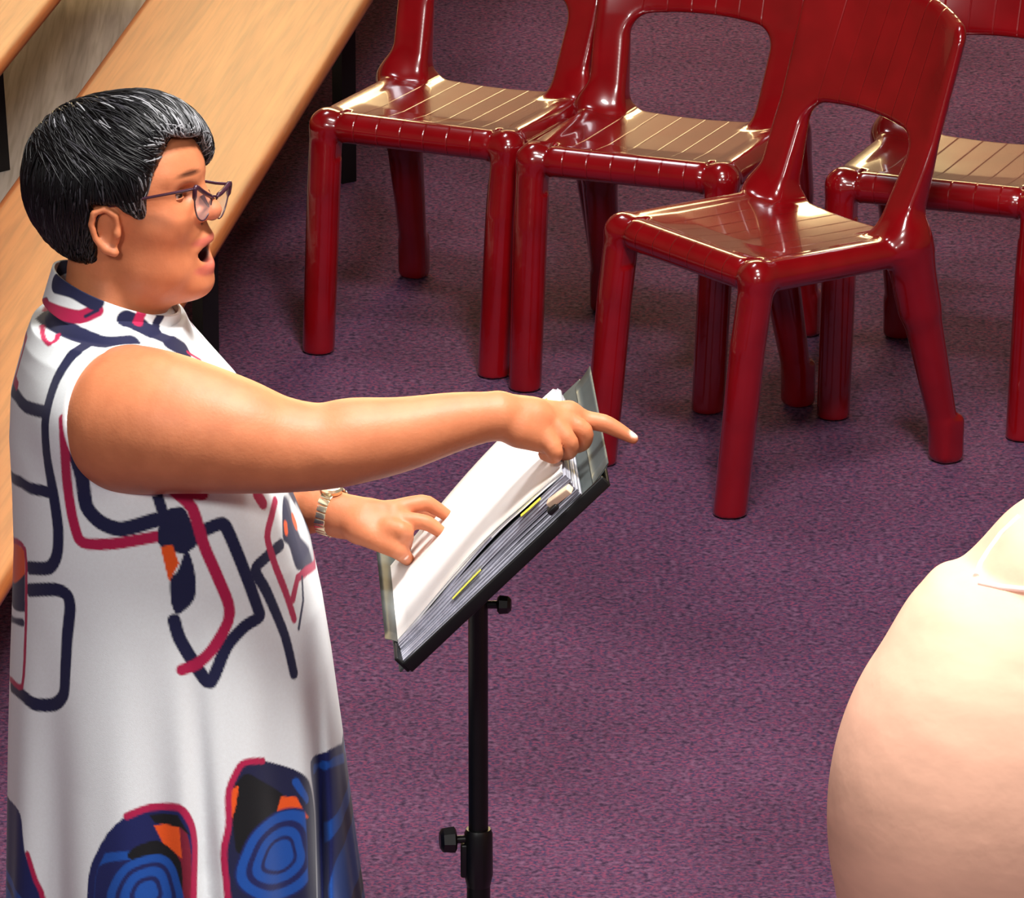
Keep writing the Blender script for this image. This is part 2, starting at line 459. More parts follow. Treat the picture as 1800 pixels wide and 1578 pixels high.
fo = tag(w.build('reflection_window', M['wood']), kind='structure')
g = MB(); g.box(((x0 + x1) / 2, WB + .03, (z0 + z1) / 2), (x1 - x0) / 2, 0.01, (z1 - z0) / 2)
g.build('glow_pane', seat_glow, fo)

# ------------------------------------------------------------------ benches
def bench(name, ex, ey0, ey1, slope, width, z, label, legs, leglist):
    """plank whose right-hand top edge runs from (ex, ey0) along the slope"""
    th = math.atan(slope); L = (ey1 - ey0) / math.cos(th)
    root = empty(name, (ex + slope * (ey1 - ey0) / 2 - width / 2, (ey0 + ey1) / 2, 0), -th)
    tag(root, label, 'bench')
    W = width / 2 / 1.0; t = 0.021
    prof = []
    nb = 6
    for k in range(nb + 1):
        a = -math.pi / 2 + math.pi * k / nb
        prof.append((W - t + t * math.cos(a), z - t + t * math.sin(a)))
    for k in range(nb + 1):
        a = math.pi / 2 + math.pi * k / nb
        prof.append((-W + t + t * math.cos(a), z - t + t * math.sin(a)))
    n = len(prof); V = []; F = []
    ys = [-L / 2, L / 2]
    for y in ys:
        for (x, zz) in prof: V.append((x, y, zz))
    for k in range(n): F.append((k, (k + 1) % n, n + (k + 1) % n, n + k))
    F.append(tuple(range(n))[::-1]); F.append(tuple(range(n, 2 * n)))
    F = [f[::-1] for f in F]
    o = mesh_obj('seat', V, F, M['wood'], root, local=True); autosmooth(o, 50)
    for (lx, ly, w, lean) in leglist:
        m = MB(); base = legs
        m.tube([(lx + lean, ly, base), (lx, ly, z - 2 * t)], w, 4)
        q = mesh_obj('leg', m.V, m.F, M['black'], root, smooth=False, local=True)
    m = MB(); m.box((0, 0, z - 2 * t - 0.014), 0.014, L / 2 - 0.3, 0.014)
    mesh_obj('frame_rail', m.V, m.F, M['black'], root, smooth=False, local=True)
    return root
def leglocal(root_args, wx, wy):
    ex, ey0, ey1, slope, width = root_args
    th = math.atan(slope)
    cx = ex + slope * (ey1 - ey0) / 2 - width / 2; cy = (ey0 + ey1) / 2
    dx, dy = wx - cx, wy - cy
    return (dx * math.cos(th) - dy * math.sin(th), dx * math.sin(th) + dy * math.cos(th))
ba = (-0.788 - 0.1497 * 1.1, 9.995 + 0.0, 16.6, 0.1497, 0.433)
l1 = leglocal(ba, -0.335, 14.70); l2 = leglocal(ba, -0.548, 13.05)
bench('wooden_bench', *ba[:3], ba[3], ba[4], 0.45,
      'long varnished wooden bench behind the woman, black legs on the carpet', 0.0,
      [(l1[0], l1[1], 0.024, 0), (l2[0], l2[1], 0.024, 0), (-l1[0], l1[1], 0.024, 0), (-l2[0], l2[1], 0.024, 0)])
q0 = PZ(85, 0, .55); q1 = PZ(0, 105, .55); sl = (q0[0] - q1[0]) / (q0[1] - q1[1])
bb = (q1[0] - sl * 2.0, q1[1] - 2.0, 16.2, sl, 0.433)
l3 = leglocal(bb, -1.03, 14.45)
PLAT = 0.10
bench('wooden_bench', *bb[:3], bb[3], bb[4], 0.55,
      'wooden bench cut off by the top left corner, standing on the grey timber platform', PLAT,
      [(l3[0], l3[1], 0.024, 0.02), (-l3[0], l3[1], 0.024, 0), (l3[0], l3[1] - 1.6, 0.024, 0), (-l3[0], l3[1] - 1.6, 0.024, 0)])
mb = MB(); th = math.atan(0.15)
Rz = np.array([[math.cos(-th), -math.sin(-th), 0], [math.sin(-th), math.cos(-th), 0], [0, 0, 1]])
pl = MB()
for k in range(5):
    pl.box(np.array([-0.76, 14.3, 0]) + Rz @ np.array([-0.11 - k * 0.2, 0, PLAT / 2]), 0.0985, 1.9, PLAT / 2, Rz, 0.004)
tag(pl.build('timber_platform', M['grey_wood']), 'low grey washed timber platform beneath the corner bench', 'platform')

# ------------------------------------------------------------------ moulded plastic chair
def smin(a, b, k):
    hh = np.maximum(k - np.abs(a - b), 0) / k
    return np.minimum(a, b) - hh * hh * k * .25
def smax(a, b, k): return -smin(-a, -b, k)
def chair_mesh():
    f = Field((-0.28, -0.14, -0.01), (0.28, 0.58, 0.87), 0.0034)
    def seat(X, Y, Z):
        zc = 0.440 - 0.055 * np.clip(Y, 0, 1) - 0.010 * np.clip(1 - (X / 0.17) ** 2, 0, 1) * np.clip(Y / 0.1, 0, 1)
        qx = np.abs(X) - 0.192; qy = np.abs(Y - 0.185) - 0.190
        d2 = np.sqrt(np.maximum(qx + .02, 0) ** 2 + np.maximum(qy + .02, 0) ** 2) + np.minimum(np.maximum(qx + .02, qy + .02), 0) - .02
        return smax(d2, np.abs(Z - zc) - 0.011, 0.01)
    f.put(seat, (-.2, -.02, .38), (.2, .40, .46), m=.02)
    # front beam between the leg caps, with a notch beside each cap
    f.cap((-0.140, 0.0, .424), (0.140, 0.0, .424), .0275, k=.012)
    for s in (-1, 1):
        f.cap((s * .182, 0.0, .424), (s * .186, 0.36, .408), .028, .026, k=.012)      # side rail
        f.cap((s * .146, 0.0, .424), (s * .182, 0, .424), .0225, .0265, k=.004)
        f.chain([(s * .183, 0, .424), (s * .181, -.020, .30), (s * .178, -.057, -.02)], [.031, .0315, .030], k=.014)   # front leg
        f.chain([(s * .188, .345, .425), (s * .193, .375, .30), (s * .199, .425, .09), (s * .201, .442, -.02)], [.037, .035, .027, .026], k=.03)  # rear leg
        f.cap((s * .188, .375, .30), (s * .193, .345, .42), .034, .038, k=.02)
        f.rbox((s * .201, .436, .045), (.0262, .0268, .045), r=.014, k=.006)          # foot sleeve
    for s in (-1, 1):       # notch beside each cap of the front beam
        f.put(lambda X, Y, Z: np.maximum(np.abs(X - s * .153) - .003, .0255 - np.sqrt(Y ** 2 + (Z - .424) ** 2)), (s * .153 - .004, -.05, .38), (s * .153 + .004, .02, .46), k=.002, op='s')
    def back(X, Y, Z):
        t = np.clip((Z - .44) / .35, 0, 1.1)
        yc = .345 + .105 * t + .050 * t * (1 - (X / .22) ** 2)
        hw = .205 + .006 * t - 0.006 * np.clip(1 - t * 3, 0, 1)
        top = .822 - .022 * (X / .2) ** 2 * 1.0
        qx = np.abs(X) - hw; qz = np.abs(Z - (top + .38) / 2) - (top - .38) / 2
        r = .028
        o = np.sqrt(np.maximum(qx + r, 0) ** 2 + np.maximum(qz + r, 0) ** 2) + np.minimum(np.maximum(qx + r, qz + r), 0) - r
        wt = .595 + .012 * (1 - (X / .14) ** 2)
        px = np.abs(X) - (.128 + .012 * np.clip((Z - .44) / .15, 0, 1)); pz = np.abs(Z - (wt + .30) / 2) - (wt - .30) / 2
        r2 = .035
        i = np.sqrt(np.maximum(px + r2, 0) ** 2 + np.maximum(pz + r2, 0) ** 2) + np.minimum(np.maximum(px + r2, pz + r2), 0) - r2
        d2 = smax(o, -i, .012)
        th = .014 + .018 * np.clip(1 - (Z - .44) / .16, 0, 1)
        d = np.abs(Y - yc) - th
        return smax(d2, d, .022) * .93
    f.put(back, (-.24, .28, .41), (.24, .54, .85), k=.03, m=.0)
    f.put(lambda X, Y, Z: Z - .002, (-.3, -.2, -.01), (.3, .6, .0), op='s', m=.01)
    V, F = f.mesh()
    V = relax(V, F, 2, .45); V[:, 2] = np.maximum(V[:, 2], .0005)
    C = V[F].mean(1)
    x, y, z = C[:, 0], C[:, 1], C[:, 2]
    isback = (z > 0.452) & (y > 0.2)
    isleg = (z < 0.395) & (~isback)
    out = {'backrest': submesh(V, F, isback), 'seat': submesh(V, F, ~(isback | isleg))}
    legs = []
    for sx in (-1, 1):
        for fr in (True, False):
            legs.append(submesh(V, F, isleg & (np.sign(x) == sx) & ((y < .18) == fr)))
    return out, legs
cparts, clegs = chair_mesh()
def make_chair(label):
    root = empty('plastic_chair', (0, 0, 0))
    tag(root, label, 'chair', 'dark red moulded plastic chairs standing in the hall')
    for k in ('seat', 'backrest'):
        mesh_obj(k, *cparts[k], M['plastic'], root, local=True)
    for V, F in clegs: mesh_obj('leg', V, F, M['plastic'], root, local=True)
    return root
chairs = [
    (-0.176, 13.591, -0.406, 'red plastic chair nearest the wooden bench, leftmost of the back row'),
    (0.210, 13.380, -0.365, 'red plastic chair in the middle of the back row, behind the sideways one'),
    (0.771, 13.223, -0.339, 'red plastic chair cut off by the right edge, seen through the front chair backrest opening'),
    (0.312, 12.870, -0.887, 'red plastic chair turned sideways in front of the row, nearest the pointing hand'),
]
proto = None
for (x, y, a, lab) in chairs:
    if proto is None: c = proto = make_chair(lab)
    else: c = copy_tree(proto); c['label'] = lab
    c.location = (x, y, 0); c.rotation_euler = (0, 0, a)
# ------------------------------------------------------------------ music stand
Y0 = 9.554
T0 = np.array([-.02, Y0, 1.103])
TS = np.array([.05, -1, 0]); TS /= np.linalg.norm(TS)
TU = np.array([.261, 0, .256]); TU /= np.linalg.norm(TU)
TN = np.cross(TS, TU); TN /= np.linalg.norm(TN); TU = np.cross(TN, TS)
TR = np.stack([TU, TS, TN], 1)           # columns: up the slope, towards the balcony, out of the page
def TW(u, s_, n): return T0 + TU * u + TS * s_ + TN * n
def TP(px, py, n):
    d = ray(px, py); o = T0 + TN * n
    return O0 + d * (((o - O0) @ TN) / (d @ TN))

PXX = -0.045
stand = empty('music_stand', (PXX, Y0, 0))
tag(stand, 'black metal music stand with a tilted desk, in front of the woman', 'music stand')
m = MB(); m.box(TW(.003, -.004, -.006), .181, .206, .0035, TR, .003)
m.box(TW(-.180, -.004, .006), .003, .206, .013, TR, .002)
m.box(TW(.003, .203, -.001), .181, .003, .0085, TR, .002)
autosmooth(m.build('desk', M['black'], stand))
m = MB(); m.box(TW(-.03, 0, -.026), .035, .030, .017, TR, .006)
m.tube([(PXX, Y0, 1.065), (PXX, Y0, 1.02)], [.017, .0175], 20)
autosmooth(m.build('tilt_bracket', M['black_plastic'], stand))
def knob(c, d, r, L, neck, name):
    d = np.asarray(d, float); d /= np.linalg.norm(d); c = np.asarray(c, float)
    m = MB(); m.tube([c, c + d * neck], .0055, 12)
    m.tube([c + d * neck, c + d * (neck + .003), c + d * (neck + L - .004), c + d * (neck + L)], [r * .75, r, r * .92, r * .6], 8)
    autosmooth(m.build(name, M['black_plastic'], stand), 35)
knob((PXX + .012, Y0, 1.0 - .012), (1, -.1, .02), .0135, .018, .014, 'tilt_knob')
zc = PY(845, 1500, Y0)[2]
m = MB(); m.tube([(PXX, Y0, zc + .01), (PXX, Y0, 1.03)], .0132, 20); autosmooth(m.build('pole', M['black'], stand))
m = MB(); m.tube([(PXX, Y0, zc + .036), (PXX, Y0, zc + .030), (PXX, Y0, zc - .03), (PXX, Y0, zc - .046)], [.0165, .019, .0195, .016], 20)
m.box((PXX - .016, Y0, zc - .008), .008, .010, .024, None, .003)
autosmooth(m.build('height_clamp', M['black_plastic'], stand))
knob((PXX - .016, Y0 - .002, zc + .022), (-1, -.15, .0), .019, .022, .014, 'height_knob')
m = MB(); m.tube([(PXX, Y0, .10), (PXX, Y0, zc)], .0158, 20); autosmooth(m.build('lower_tube', M['black'], stand))
for a in (0.4, 2.5, 4.6):
    m = MB(); c, s_ = math.cos(a), math.sin(a)
    m.tube([(PXX + .014 * c, Y0 + .014 * s_, .30), (PXX + .26 * c, Y0 + .26 * s_, .012)], .008, 10)
    m.tube([(PXX + .014 * c, Y0 + .014 * s_, .11), (PXX + .14 * c, Y0 + .14 * s_, .145)], .005, 8)
    autosmooth(m.build('leg', M['black'], stand))

# open ring binder lying on the desk
M['vinyl'] = mat('grey_vinyl', (70, 76, 76), 0.5, spec=.3, var=.1)
M['paper'] = mat('white_paper', (244, 243, 240), 0.75, var=.02)
M['sleeve'] = mat('grey_plastic_sleeve', (176, 177, 190), 0.45, var=.12, scale=25, stretch=(3, 1, 3))
M['yellow'] = mat('yellow_tab', (236, 226, 70), .6, var=.03)
binder = empty('ring_binder', tuple(TW(0, 0, 0)))
tag(binder, 'open ring binder full of white sheet music lying on the music stand desk', 'binder')
m = MB(); m.box(TW(-.008, -.012, .001), .182, .212, .0018, TR, .001)
autosmooth(m.build('cover', M['vinyl'], binder))
def flap(u0, n0, u1, n1, s0, s1, name, mt):
    ug = np.linspace(0, 1, 5); sg = np.linspace(s0, s1, 12); V = []; F = []
    for sd in (0, 1):
        for i, t in enumerate(ug):
            for q in sg:
                V.append(TW(u0 + (u1 - u0) * t + .004 * math.sin(math.pi * t), q, n0 + (n1 - n0) * t + sd * .0015))
    n1_ = len(sg); st = 5 * n1_
    for i in range(4):
        for j in range(n1_ - 1):
            a = i * n1_ + j
            F.append((a, a + 1, a + n1_ + 1, a + n1_)); F.append((st + a, st + a + n1_, st + a + n1_ + 1, st + a + 1))
    for i in range(4):
        for j in (0, n1_ - 1):
            a = i * n1_ + j; F.append((a, a + n1_, st + a + n1_, st + a))
    for j in range(n1_ - 1):
        for i in (0, 4):
            a = i * n1_ + j; F.append((a, a + 1, st + a + 1, st + a))
    return mesh_obj(name, V, F, mt, binder, smooth=True)
flap(.166, .003, .200, .010, -.205, .192, 'cover_flap', M['vinyl'])
flap(-.176, .003, -.184, .030, -.222, .145, 'cover_flap', M['vinyl'])
NS = 12
def sheet_pt(u, q, w, jit):
    """u along the slope -.18...15, q 0 far .. 1 near, w 0 bottom .. 1 top"""
    t = (u + .178) / .326
    sn = .197 * (1 - w) + (.128 + .060 * min(1, t * 1.25)) * w + jit * .004
    sf = -.150 - .045 * t
    s_ = sf + (sn - sf) * q
    n = .0045 + w * (.008 + .034 * (t * t * (3 - 2 * t)) * (0.35 + .65 * q) + .010 * math.sin(math.pi * t))
    n += .0025 * w * math.sin(5 * t + 3 * jit) * q - .003 * (1 - w) * 0
    return TW(u + jit * .003, s_, n)
rs = random.Random(4)
for k in range(NS):
    w = k / (NS - 1); jit = rs.uniform(-1, 1) * (0 if k == NS - 1 else 1)
    us = np.linspace(-.178, .148, 15); qs = np.linspace(0, 1, 12); V = []; F = []
    for sd in (0, .0009 if k == NS - 1 else .0033):
        for u in us:
            for q in qs:
                uu = u
                if k >= NS - 2 and u > .14: uu = u + .006 * math.sin(q * 23 + k) * (q < .95)
                V.append(sheet_pt(uu, q, w, jit) + TN * sd)
    nq = len(qs); st = len(us) * nq
    for i in range(len(us) - 1):
        for j in range(nq - 1):
            a = i * nq + j
            F.append((a, a + 1, a + nq + 1, a + nq)); F.append((st + a, st + a + nq, st + a + nq + 1, st + a + 1))
    for i in range(len(us) - 1):
        for j in (0, nq - 1):
            a = i * nq + j; F.append((a, a + nq, st + a + nq, st + a))
    for j in range(nq - 1):
        for i in (0, len(us) - 1):
            a = i * nq + j; F.append((a, a + 1, st + a + 1, st + a))
    top = k >= NS - 2
    o = mesh_obj('page' if top else 'plastic_sleeve', V, F, M['paper'] if top else M['sleeve'], binder)
    if k == NS - 1: o['label'] = 'top sheet of white music paper'
def strip(u0, u1, w, dq, wid, mt, name, lift=.0012):
    V = []; F = []
    us = np.linspace(u0, u1, 8)
    for sd in (0, .0008):
        for u in us:
            for dd in (0, wid):
                V.append(sheet_pt(u, 1, w, 0) + TS * (dd + dq) + TN * (lift + sd))
    for i in range(7):
        a = 2 * i; F += [(a, a + 2, a + 3, a + 1), (16 + a, 17 + a, 19 + a, 18 + a), (a, a + 16, a + 18, a + 2), (a + 1, a + 3, a + 19, a + 17)]
    F += [(0, 1, 17, 16), (14, 30, 31, 15)]
    mesh_obj(name, V, F, mt, binder, smooth=False)
strip(-.075, -.020, .45, .001, .005, M['yellow'], 'sticky_tab')
strip(.070, .105, .80, .001, .008, M['yellow'], 'sticky_tab')
strip(.128, .146, .98, -.30, .02, M['yellow'], 'sticky_tab', .002)
m = MB(); m.box(TP(972, 893, .028), .008, .009, .004, TR, .002)
autosmooth(m.build('clip', M['black_plastic'], binder))
m = MB(); m.box(TP(984, 872, .034), .020, .007, .005, TR @ np.array([[.93, -.37, 0], [.37, .93, 0], [0, 0, 1]]), .002)
autosmooth(m.build('clip_plate', mat('pale_clip', (235, 205, 175), .3), binder))

# ------------------------------------------------------------------ the conducting woman
HEAD_PSI = math.radians(-16)
Hf = np.array([math.cos(HEAD_PSI), math.sin(HEAD_PSI), 0]); Hl = np.array([-math.sin(HEAD_PSI), math.cos(HEAD_PSI), 0]); Hu = np.array([0, 0, 1.0])
HR = np.stack([Hf, Hl, Hu], 1)
HO = PY(247, 372, Y0)
def H(a, c, b): return HO + HR @ np.array([a, c, b])
woman = empty('person', (-.43, Y0, 0))
tag(woman, 'woman in a white printed sleeveless dress pointing right, other hand on the open binder', 'person')

B = Field((-.74, 9.20, -.005), (.20, 9.93, 1.70), .003)
# trunk and legs (mostly under the dress)
B.ell((-.490, Y0, 1.11), (.115, .135, .19)); B.ell((-.44, Y0, .92), (.165, .185, .22), k=.05)
B.cap((-.515, Y0 - .12, 1.290), (-.515, Y0 + .12, 1.290), .050, k=.04)
for s_ in (-1, 1):
    B.chain([(-.44, Y0 + s_ * .09, .85), (-.43, Y0 + s_ * .095, .47), (-.45, Y0 + s_ * .10, .28), (-.455, Y0 + s_ * .10, .09)], [.095, .058, .055, .036], k=.03)
    B.ell((-.40, Y0 + s_ * .105, .045), (.115, .042, .038), k=.03)
# neck
nb = PY(200, 585, Y0)
B.chain([H(-.030, 0, -.02), H(-.040, 0, -.085), nb], [.058, .060, .072], k=.02)
B.ell(H(.018, 0, -.094), (.062, .050, .030), HR, k=.03)
# head
B.ell(H(-.027, 0, .048), (.107, .080, .088), HR, k=.02)
B.ell(H(.018, 0, .062), (.064, .067, .064), HR, k=.02)
B.ell(H(.024, 0, -.015), (.058, .064, .085), HR, k=.025)
B.ell(H(.034, 0, -.062), (.055, .055, .044), HR, k=.02)
for s_ in (-1, 1):
    B.ell(H(.040, s_ * .040, -.006), (.036, .029, .034), HR, k=.018)
    B.ell(H(.026, s_ * .040, -.060), (.046, .027, .038), HR, k=.02)
B.ell(H(.076, 0, -.088), (.022, .026, .019), HR, k=.02)
B.ell(H(.062, 0, -.028), (.033, .031, .026), HR, k=.015)
B.ell(H(.060, 0, -.070), (.031, .030, .018), HR, k=.012)
for s_ in (-1, 1):
    B.ell(H(.074, s_ * .034, .040), (.010, .019, .012), HR, k=.012, op='s')
    B.cap(H(.070, s_ * .008, .062), H(.052, s_ * .048, .064), .0115, .009, k=.012)
B.chain([H(.073, 0, .050), H(.088, 0, .027), H(.0965, 0, .011)], [.0085, .0096, .0145], k=.008)
for s_ in (-1, 1):
    B.ell(H(.084, s_ * .0140, .006), (.013, .0085, .0095), HR, k=.006)
    B.ell(H(.0905, s_ * .0068, -.0035), (.006, .0035, .004), HR, k=.002, op='s')
# open mouth
B.chain([H(.080, -.026, -.040), H(.090, -.011, -.0285), H(.0925, 0, -.030), H(.090, .011, -.0285), H(.080, .026, -.040)], [.004, .0060, .0058, .0060, .004], k=.008)
B.chain([H(.079, -.025, -.050), H(.0895, -.011, -.0655), H(.0925, 0, -.0665), H(.0895, .011, -.0655), H(.079, .025, -.050)], [.004, .0066, .0072, .0066, .004], k=.008)
B.ell(H(.088, 0, -.0465), (.034, .020, .0125), HR, k=.005, op='s')
# ears
for s_ in (-1, 1):
    ec = lambda a, b, o=0.0: H(-.017 + a, s_ * (.0815 + o), -.002 + b)
    B.ell(ec(0, 0, -.004), (.017, .006, .030), HR, k=.008)
    B.chain([ec(.013, .004, 0), ec(.012, .020, .002), ec(-.002, .030, .005), ec(-.016, .024, .008), ec(-.020, .008, .008), ec(-.015, -.012, .006), ec(-.004, -.026, .002), ec(.008, -.030, -.001)],
            [.0036, .0042, .0046, .0048, .0046, .0042, .006, .0065], k=.004)
    B.ell(ec(.001, -.002, .006), (.009, .006, .014), HR, k=.005, op='s')
    B.ell(ec(.013, -.004, .002), (.005, .004, .007), HR, k=.005)
# near arm, pointing
sh = PY(232, 738, 9.415)
arm = [sh, PY(300, 745, 9.385), PY(400, 763, 9.365), PY(480, 780, 9.36), PY(560, 785, 9.36), PY(620, 775, 9.365), PY(700, 764, 9.375), PY(800, 741, 9.39), PY(872, 730, 9.40)]
B.chain(arm, [.098, .0905, .0770, .0640, .0565, .0562, .0490, .0385, .0305], k=.03, smooth=5)
B.ell(PY(572, 795, 9.325), (.022, .015, .014), k=.02)
# near hand
def chainf(pts, rads, k=.003): B.chain(pts, rads, k=k, smooth=3)
wr = PY(880, 731, 9.405)
B.cap(wr, PY(935, 738, 9.415), .029, .030, k=.012)
B.cap(PY(900, 722, 9.43), PY(1000, 728, 9.45), .020, .016, k=.012)
B.cap(PY(915, 745, 9.41), PY(985, 748, 9.425), .026, .019, k=.012)
B.cap(PY(915, 757, 9.395), PY(955, 772, 9.40), .022, .018, k=.012)
chainf([PY(1000, 728, 9.45), PY(1030, 738, 9.452), PY(1062, 744, 9.45), PY(1090, 758, 9.448), PY(1113, 771, 9.446)], [.0165, .0125, .0118, .0100, .0072], .008)      # index, extended
chainf([PY(995, 741, 9.43), PY(1025, 757, 9.425), PY(1024, 778, 9.43), PY(1004, 786, 9.445)], [.0150, .0125, .0110, .0095], .003)    # middle, curled
chainf([PY(978, 752, 9.41), PY(1001, 777, 9.402), PY(1000, 794, 9.412), PY(982, 796, 9.43)], [.0145, .0118, .0105, .0095], .003)       # ring
chainf([PY(958, 768, 9.395), PY(975, 793, 9.386), PY(973, 802, 9.395), PY(958, 798, 9.41)], [.0145, .0112, .0100, .009], .003)        # little
chainf([PY(925, 740, 9.45), PY(962, 765, 9.475), PY(992, 775, 9.47)], [.018, .0135, .0105], .006)                            # thumb, behind
# far arm, hand on the pages
B.chain([(-.51, Y0 + .165, 1.22), PY(415, 872, 9.80), PY(500, 893, 9.70), PY(555, 893, 9.655), PY(600, 905, 9.64)], [.060, .052, .040, .033, .0275], k=.02, smooth=4)
lh = 9.625
B.cap(PY(600, 908, lh + .01), PY(640, 915, lh), .0275, .029, k=.012)
B.cap(PY(630, 902, lh + .01), PY(690, 903, lh), .020, .017, k=.010)
B.cap(PY(632, 922, lh - .01), PY(685, 925, lh - .02), .021, .0165, k=.010)
def PG(px, py, n=.012): return TP(px, py, n)
tip_m = PG(776, 936, .026); tip_r = PG(790, 909, .024)
chainf([PY(690, 916, lh - .01), PY(733, 916, lh - .015) , (PY(733, 916, lh - .015) + tip_m) / 2 + np.array([0, 0, .004]), tip_m], [.0150, .0112, .0102, .0085], .005)
chainf([PY(688, 899, lh + .005), PY(741, 884, lh + .015), (PY(741, 884, lh + .015) + tip_r) / 2 + np.array([0, 0, .003]), tip_r], [.0150, .0115, .0098, .0080], .005)
chainf([PY(684, 896, lh + .03), PY(722, 893, lh + .045), PG(765, 903, .026)], [.0135, .0105, .0080], .004)
chainf([PY(683, 930, lh - .03), PY(712, 936, lh - .03), PG(712, 962, .026)], [.0145, .0115, .0085], .004)
chainf([PY(632, 930, lh - .02), PY(668, 950, lh - .035), PY(698, 966, lh - .035), PG(717, 983, .024)], [.020, .0155, .0125, .0090], .010)
bv, bf = B.mesh(); del B
bv = relax(bv, bf, 1, .35)
bs = relax(bv, bf, 14, .5)
aw = np.clip((bv[:, 0] + .44) / .05, 0, 1) * np.clip((wr[0] - .01 - bv[:, 0]) / .04, 0, 1) * (bv[:, 1] < 9.50) * (bv[:, 2] > 1.0)
hw_ = np.linalg.norm((bv - (HO + np.array([0, 0, -.2]))) * np.array([1, 1, .8]), axis=1)
aw = np.maximum(aw, (bv[:, 2] < HO[2] - .15) * (bv[:, 0] < -.40))
bv = bv * (1 - aw[:, None]) + bs * aw[:, None]
M['skin'] = vcol_mat('skin', .50, sss=.12, spec=.35, var=.10, scale=35, bump=.15, bscale=220)
body = mesh_obj('body', bv, bf, M['skin'], woman)
q = (bv - HO) @ HR; qa, qc, qb = q[:, 0], q[:, 1], q[:, 2]
C = np.tile(np.array(lin((202, 124, 84))), (len(bv), 1))
def blend(C, w, rgb):
    w = np.clip(w, 0, 1)[:, None]; return C * (1 - w) + np.array(lin(rgb)) * w
def gauss(*t): return np.exp(-sum(t))
inhead = (qb > -.12)
# paler knuckle side, rosier cheeks and nose, lips, mouth inside, brows, lash line
C = blend(C, gauss(((qa - .05) / .03) ** 2, ((np.abs(qc) - .045) / .025) ** 2, ((qb + .012) / .028) ** 2) * .35, (196, 100, 66))
C = blend(C, gauss(((qa - .10) / .02) ** 2, (qc / .02) ** 2, ((qb - .01) / .014) ** 2) * .4, (222, 132, 108))
lipd = np.minimum(np.hypot((qb + .0285) / .0065, (np.abs(qc)) / .030), np.hypot((qb + .0665) / .0085, (np.abs(qc)) / .028))
C = blend(C, (1.25 - lipd) * 3 * (qa > .076) , (188, 98, 80))
mo = np.sqrt(((qb + .0465) / .0125) ** 2 + (qc / .0205) ** 2 + ((np.minimum(qa, .088) - .088) / .034) ** 2)
C = blend(C, (1.10 - mo) * 9 * (qa < .093) * (qa > .03), (66, 18, 20))
bl = np.hypot((qb - (.068 - 5 * (np.abs(qc) - .030) ** 2)) / .0042, (np.abs(qc) - .030) / .021)
C = blend(C, (1.2 - bl) * 1.6 * (qa > .04) * .85, (74, 40, 26))
eyeC = np.hypot((qb - .040) / .013, (np.abs(qc) - .034) / .020)
C = blend(C, (1.2 - eyeC) * .9 * (qa > .04) * .6, (150, 84, 56))
C = blend(C, (np.hypot((qb + .0035) / .004, (np.abs(qc) - .0068) / .004) < 1.1) * (qa > .08) * .8, (80, 30, 22))
# nails
for p, r in ((PY(1114, 767, 9.444) + np.array([.002, 0, .004]), .0078), (PG(720, 982, .034), .006), (PG(780, 934, .036), .005), (PG(793, 907, .034), .005)):
    d = np.linalg.norm((bv - p) * np.array([.75, 1, 1.2]), axis=1)
    C = blend(C, (1 - d / r) * 5, (244, 206, 190))
set_colors(body, C)

# eyes
def uvsphere(c, r, nu=24, nv=14, R=None):
    V = []; F = []
    for i in range(nv + 1):
        ph = math.pi * i / nv
        for j in range(nu):
            th = 2 * math.pi * j / nu
            V.append(np.asarray(c) + r * np.array([math.sin(ph) * math.cos(th), math.sin(ph) * math.sin(th), math.cos(ph)]))
    for i in range(nv):
        for j in range(nu): F.append((i * nu + j, (i + 1) * nu + j, (i + 1) * nu + (j + 1) % nu, i * nu + (j + 1) % nu))
    return np.array(V), F
M['eye'] = vcol_mat('eye', .1, spec=.6)
for s_ in (-1, 1):
    c = H(.0570, s_ * .033, .0385)
    V, F = uvsphere(c, .0122, 32, 24)
    o = mesh_obj('eye', V, F, M['eye'], woman)
    g = Hf * .96 + np.array([0.10, -.02, -.18]); g /= np.linalg.norm(g)
    dd = ((V - c) / .0122) @ g
    CC = np.tile(np.array(lin((225, 205, 195))), (len(V), 1))
    CC = blend(CC, (dd > .74) * 1.0, (52, 30, 20)); CC = blend(CC, (dd > .93) * 1.0, (6, 5, 5))
    set_colors(o, CC)
    # lid with lashes
    L = Field(c - .02, c + .02, .0011)
    L.ell(c, (.0138, .0150, .0138), HR)
    zc_ = float(c[2])
    L.put(lambda X, Y, Z: np.maximum(Z - (zc_ + .0022), (zc_ - .0030) - Z), c - .02, c + .02, op='s', m=0)
    lv, lf = L.mesh()
    if len(lf):
        lo_ = mesh_obj('eyelid', lv, lf, M['skin'], woman)
        CL = np.tile(np.array(lin((186, 112, 76))), (len(lv), 1))
        CL = blend(CL, (lv[:, 2] > c[2]) * (c[2] + .0052 - lv[:, 2]) / .0014, (38, 22, 16)); set_colors(lo_, CL)

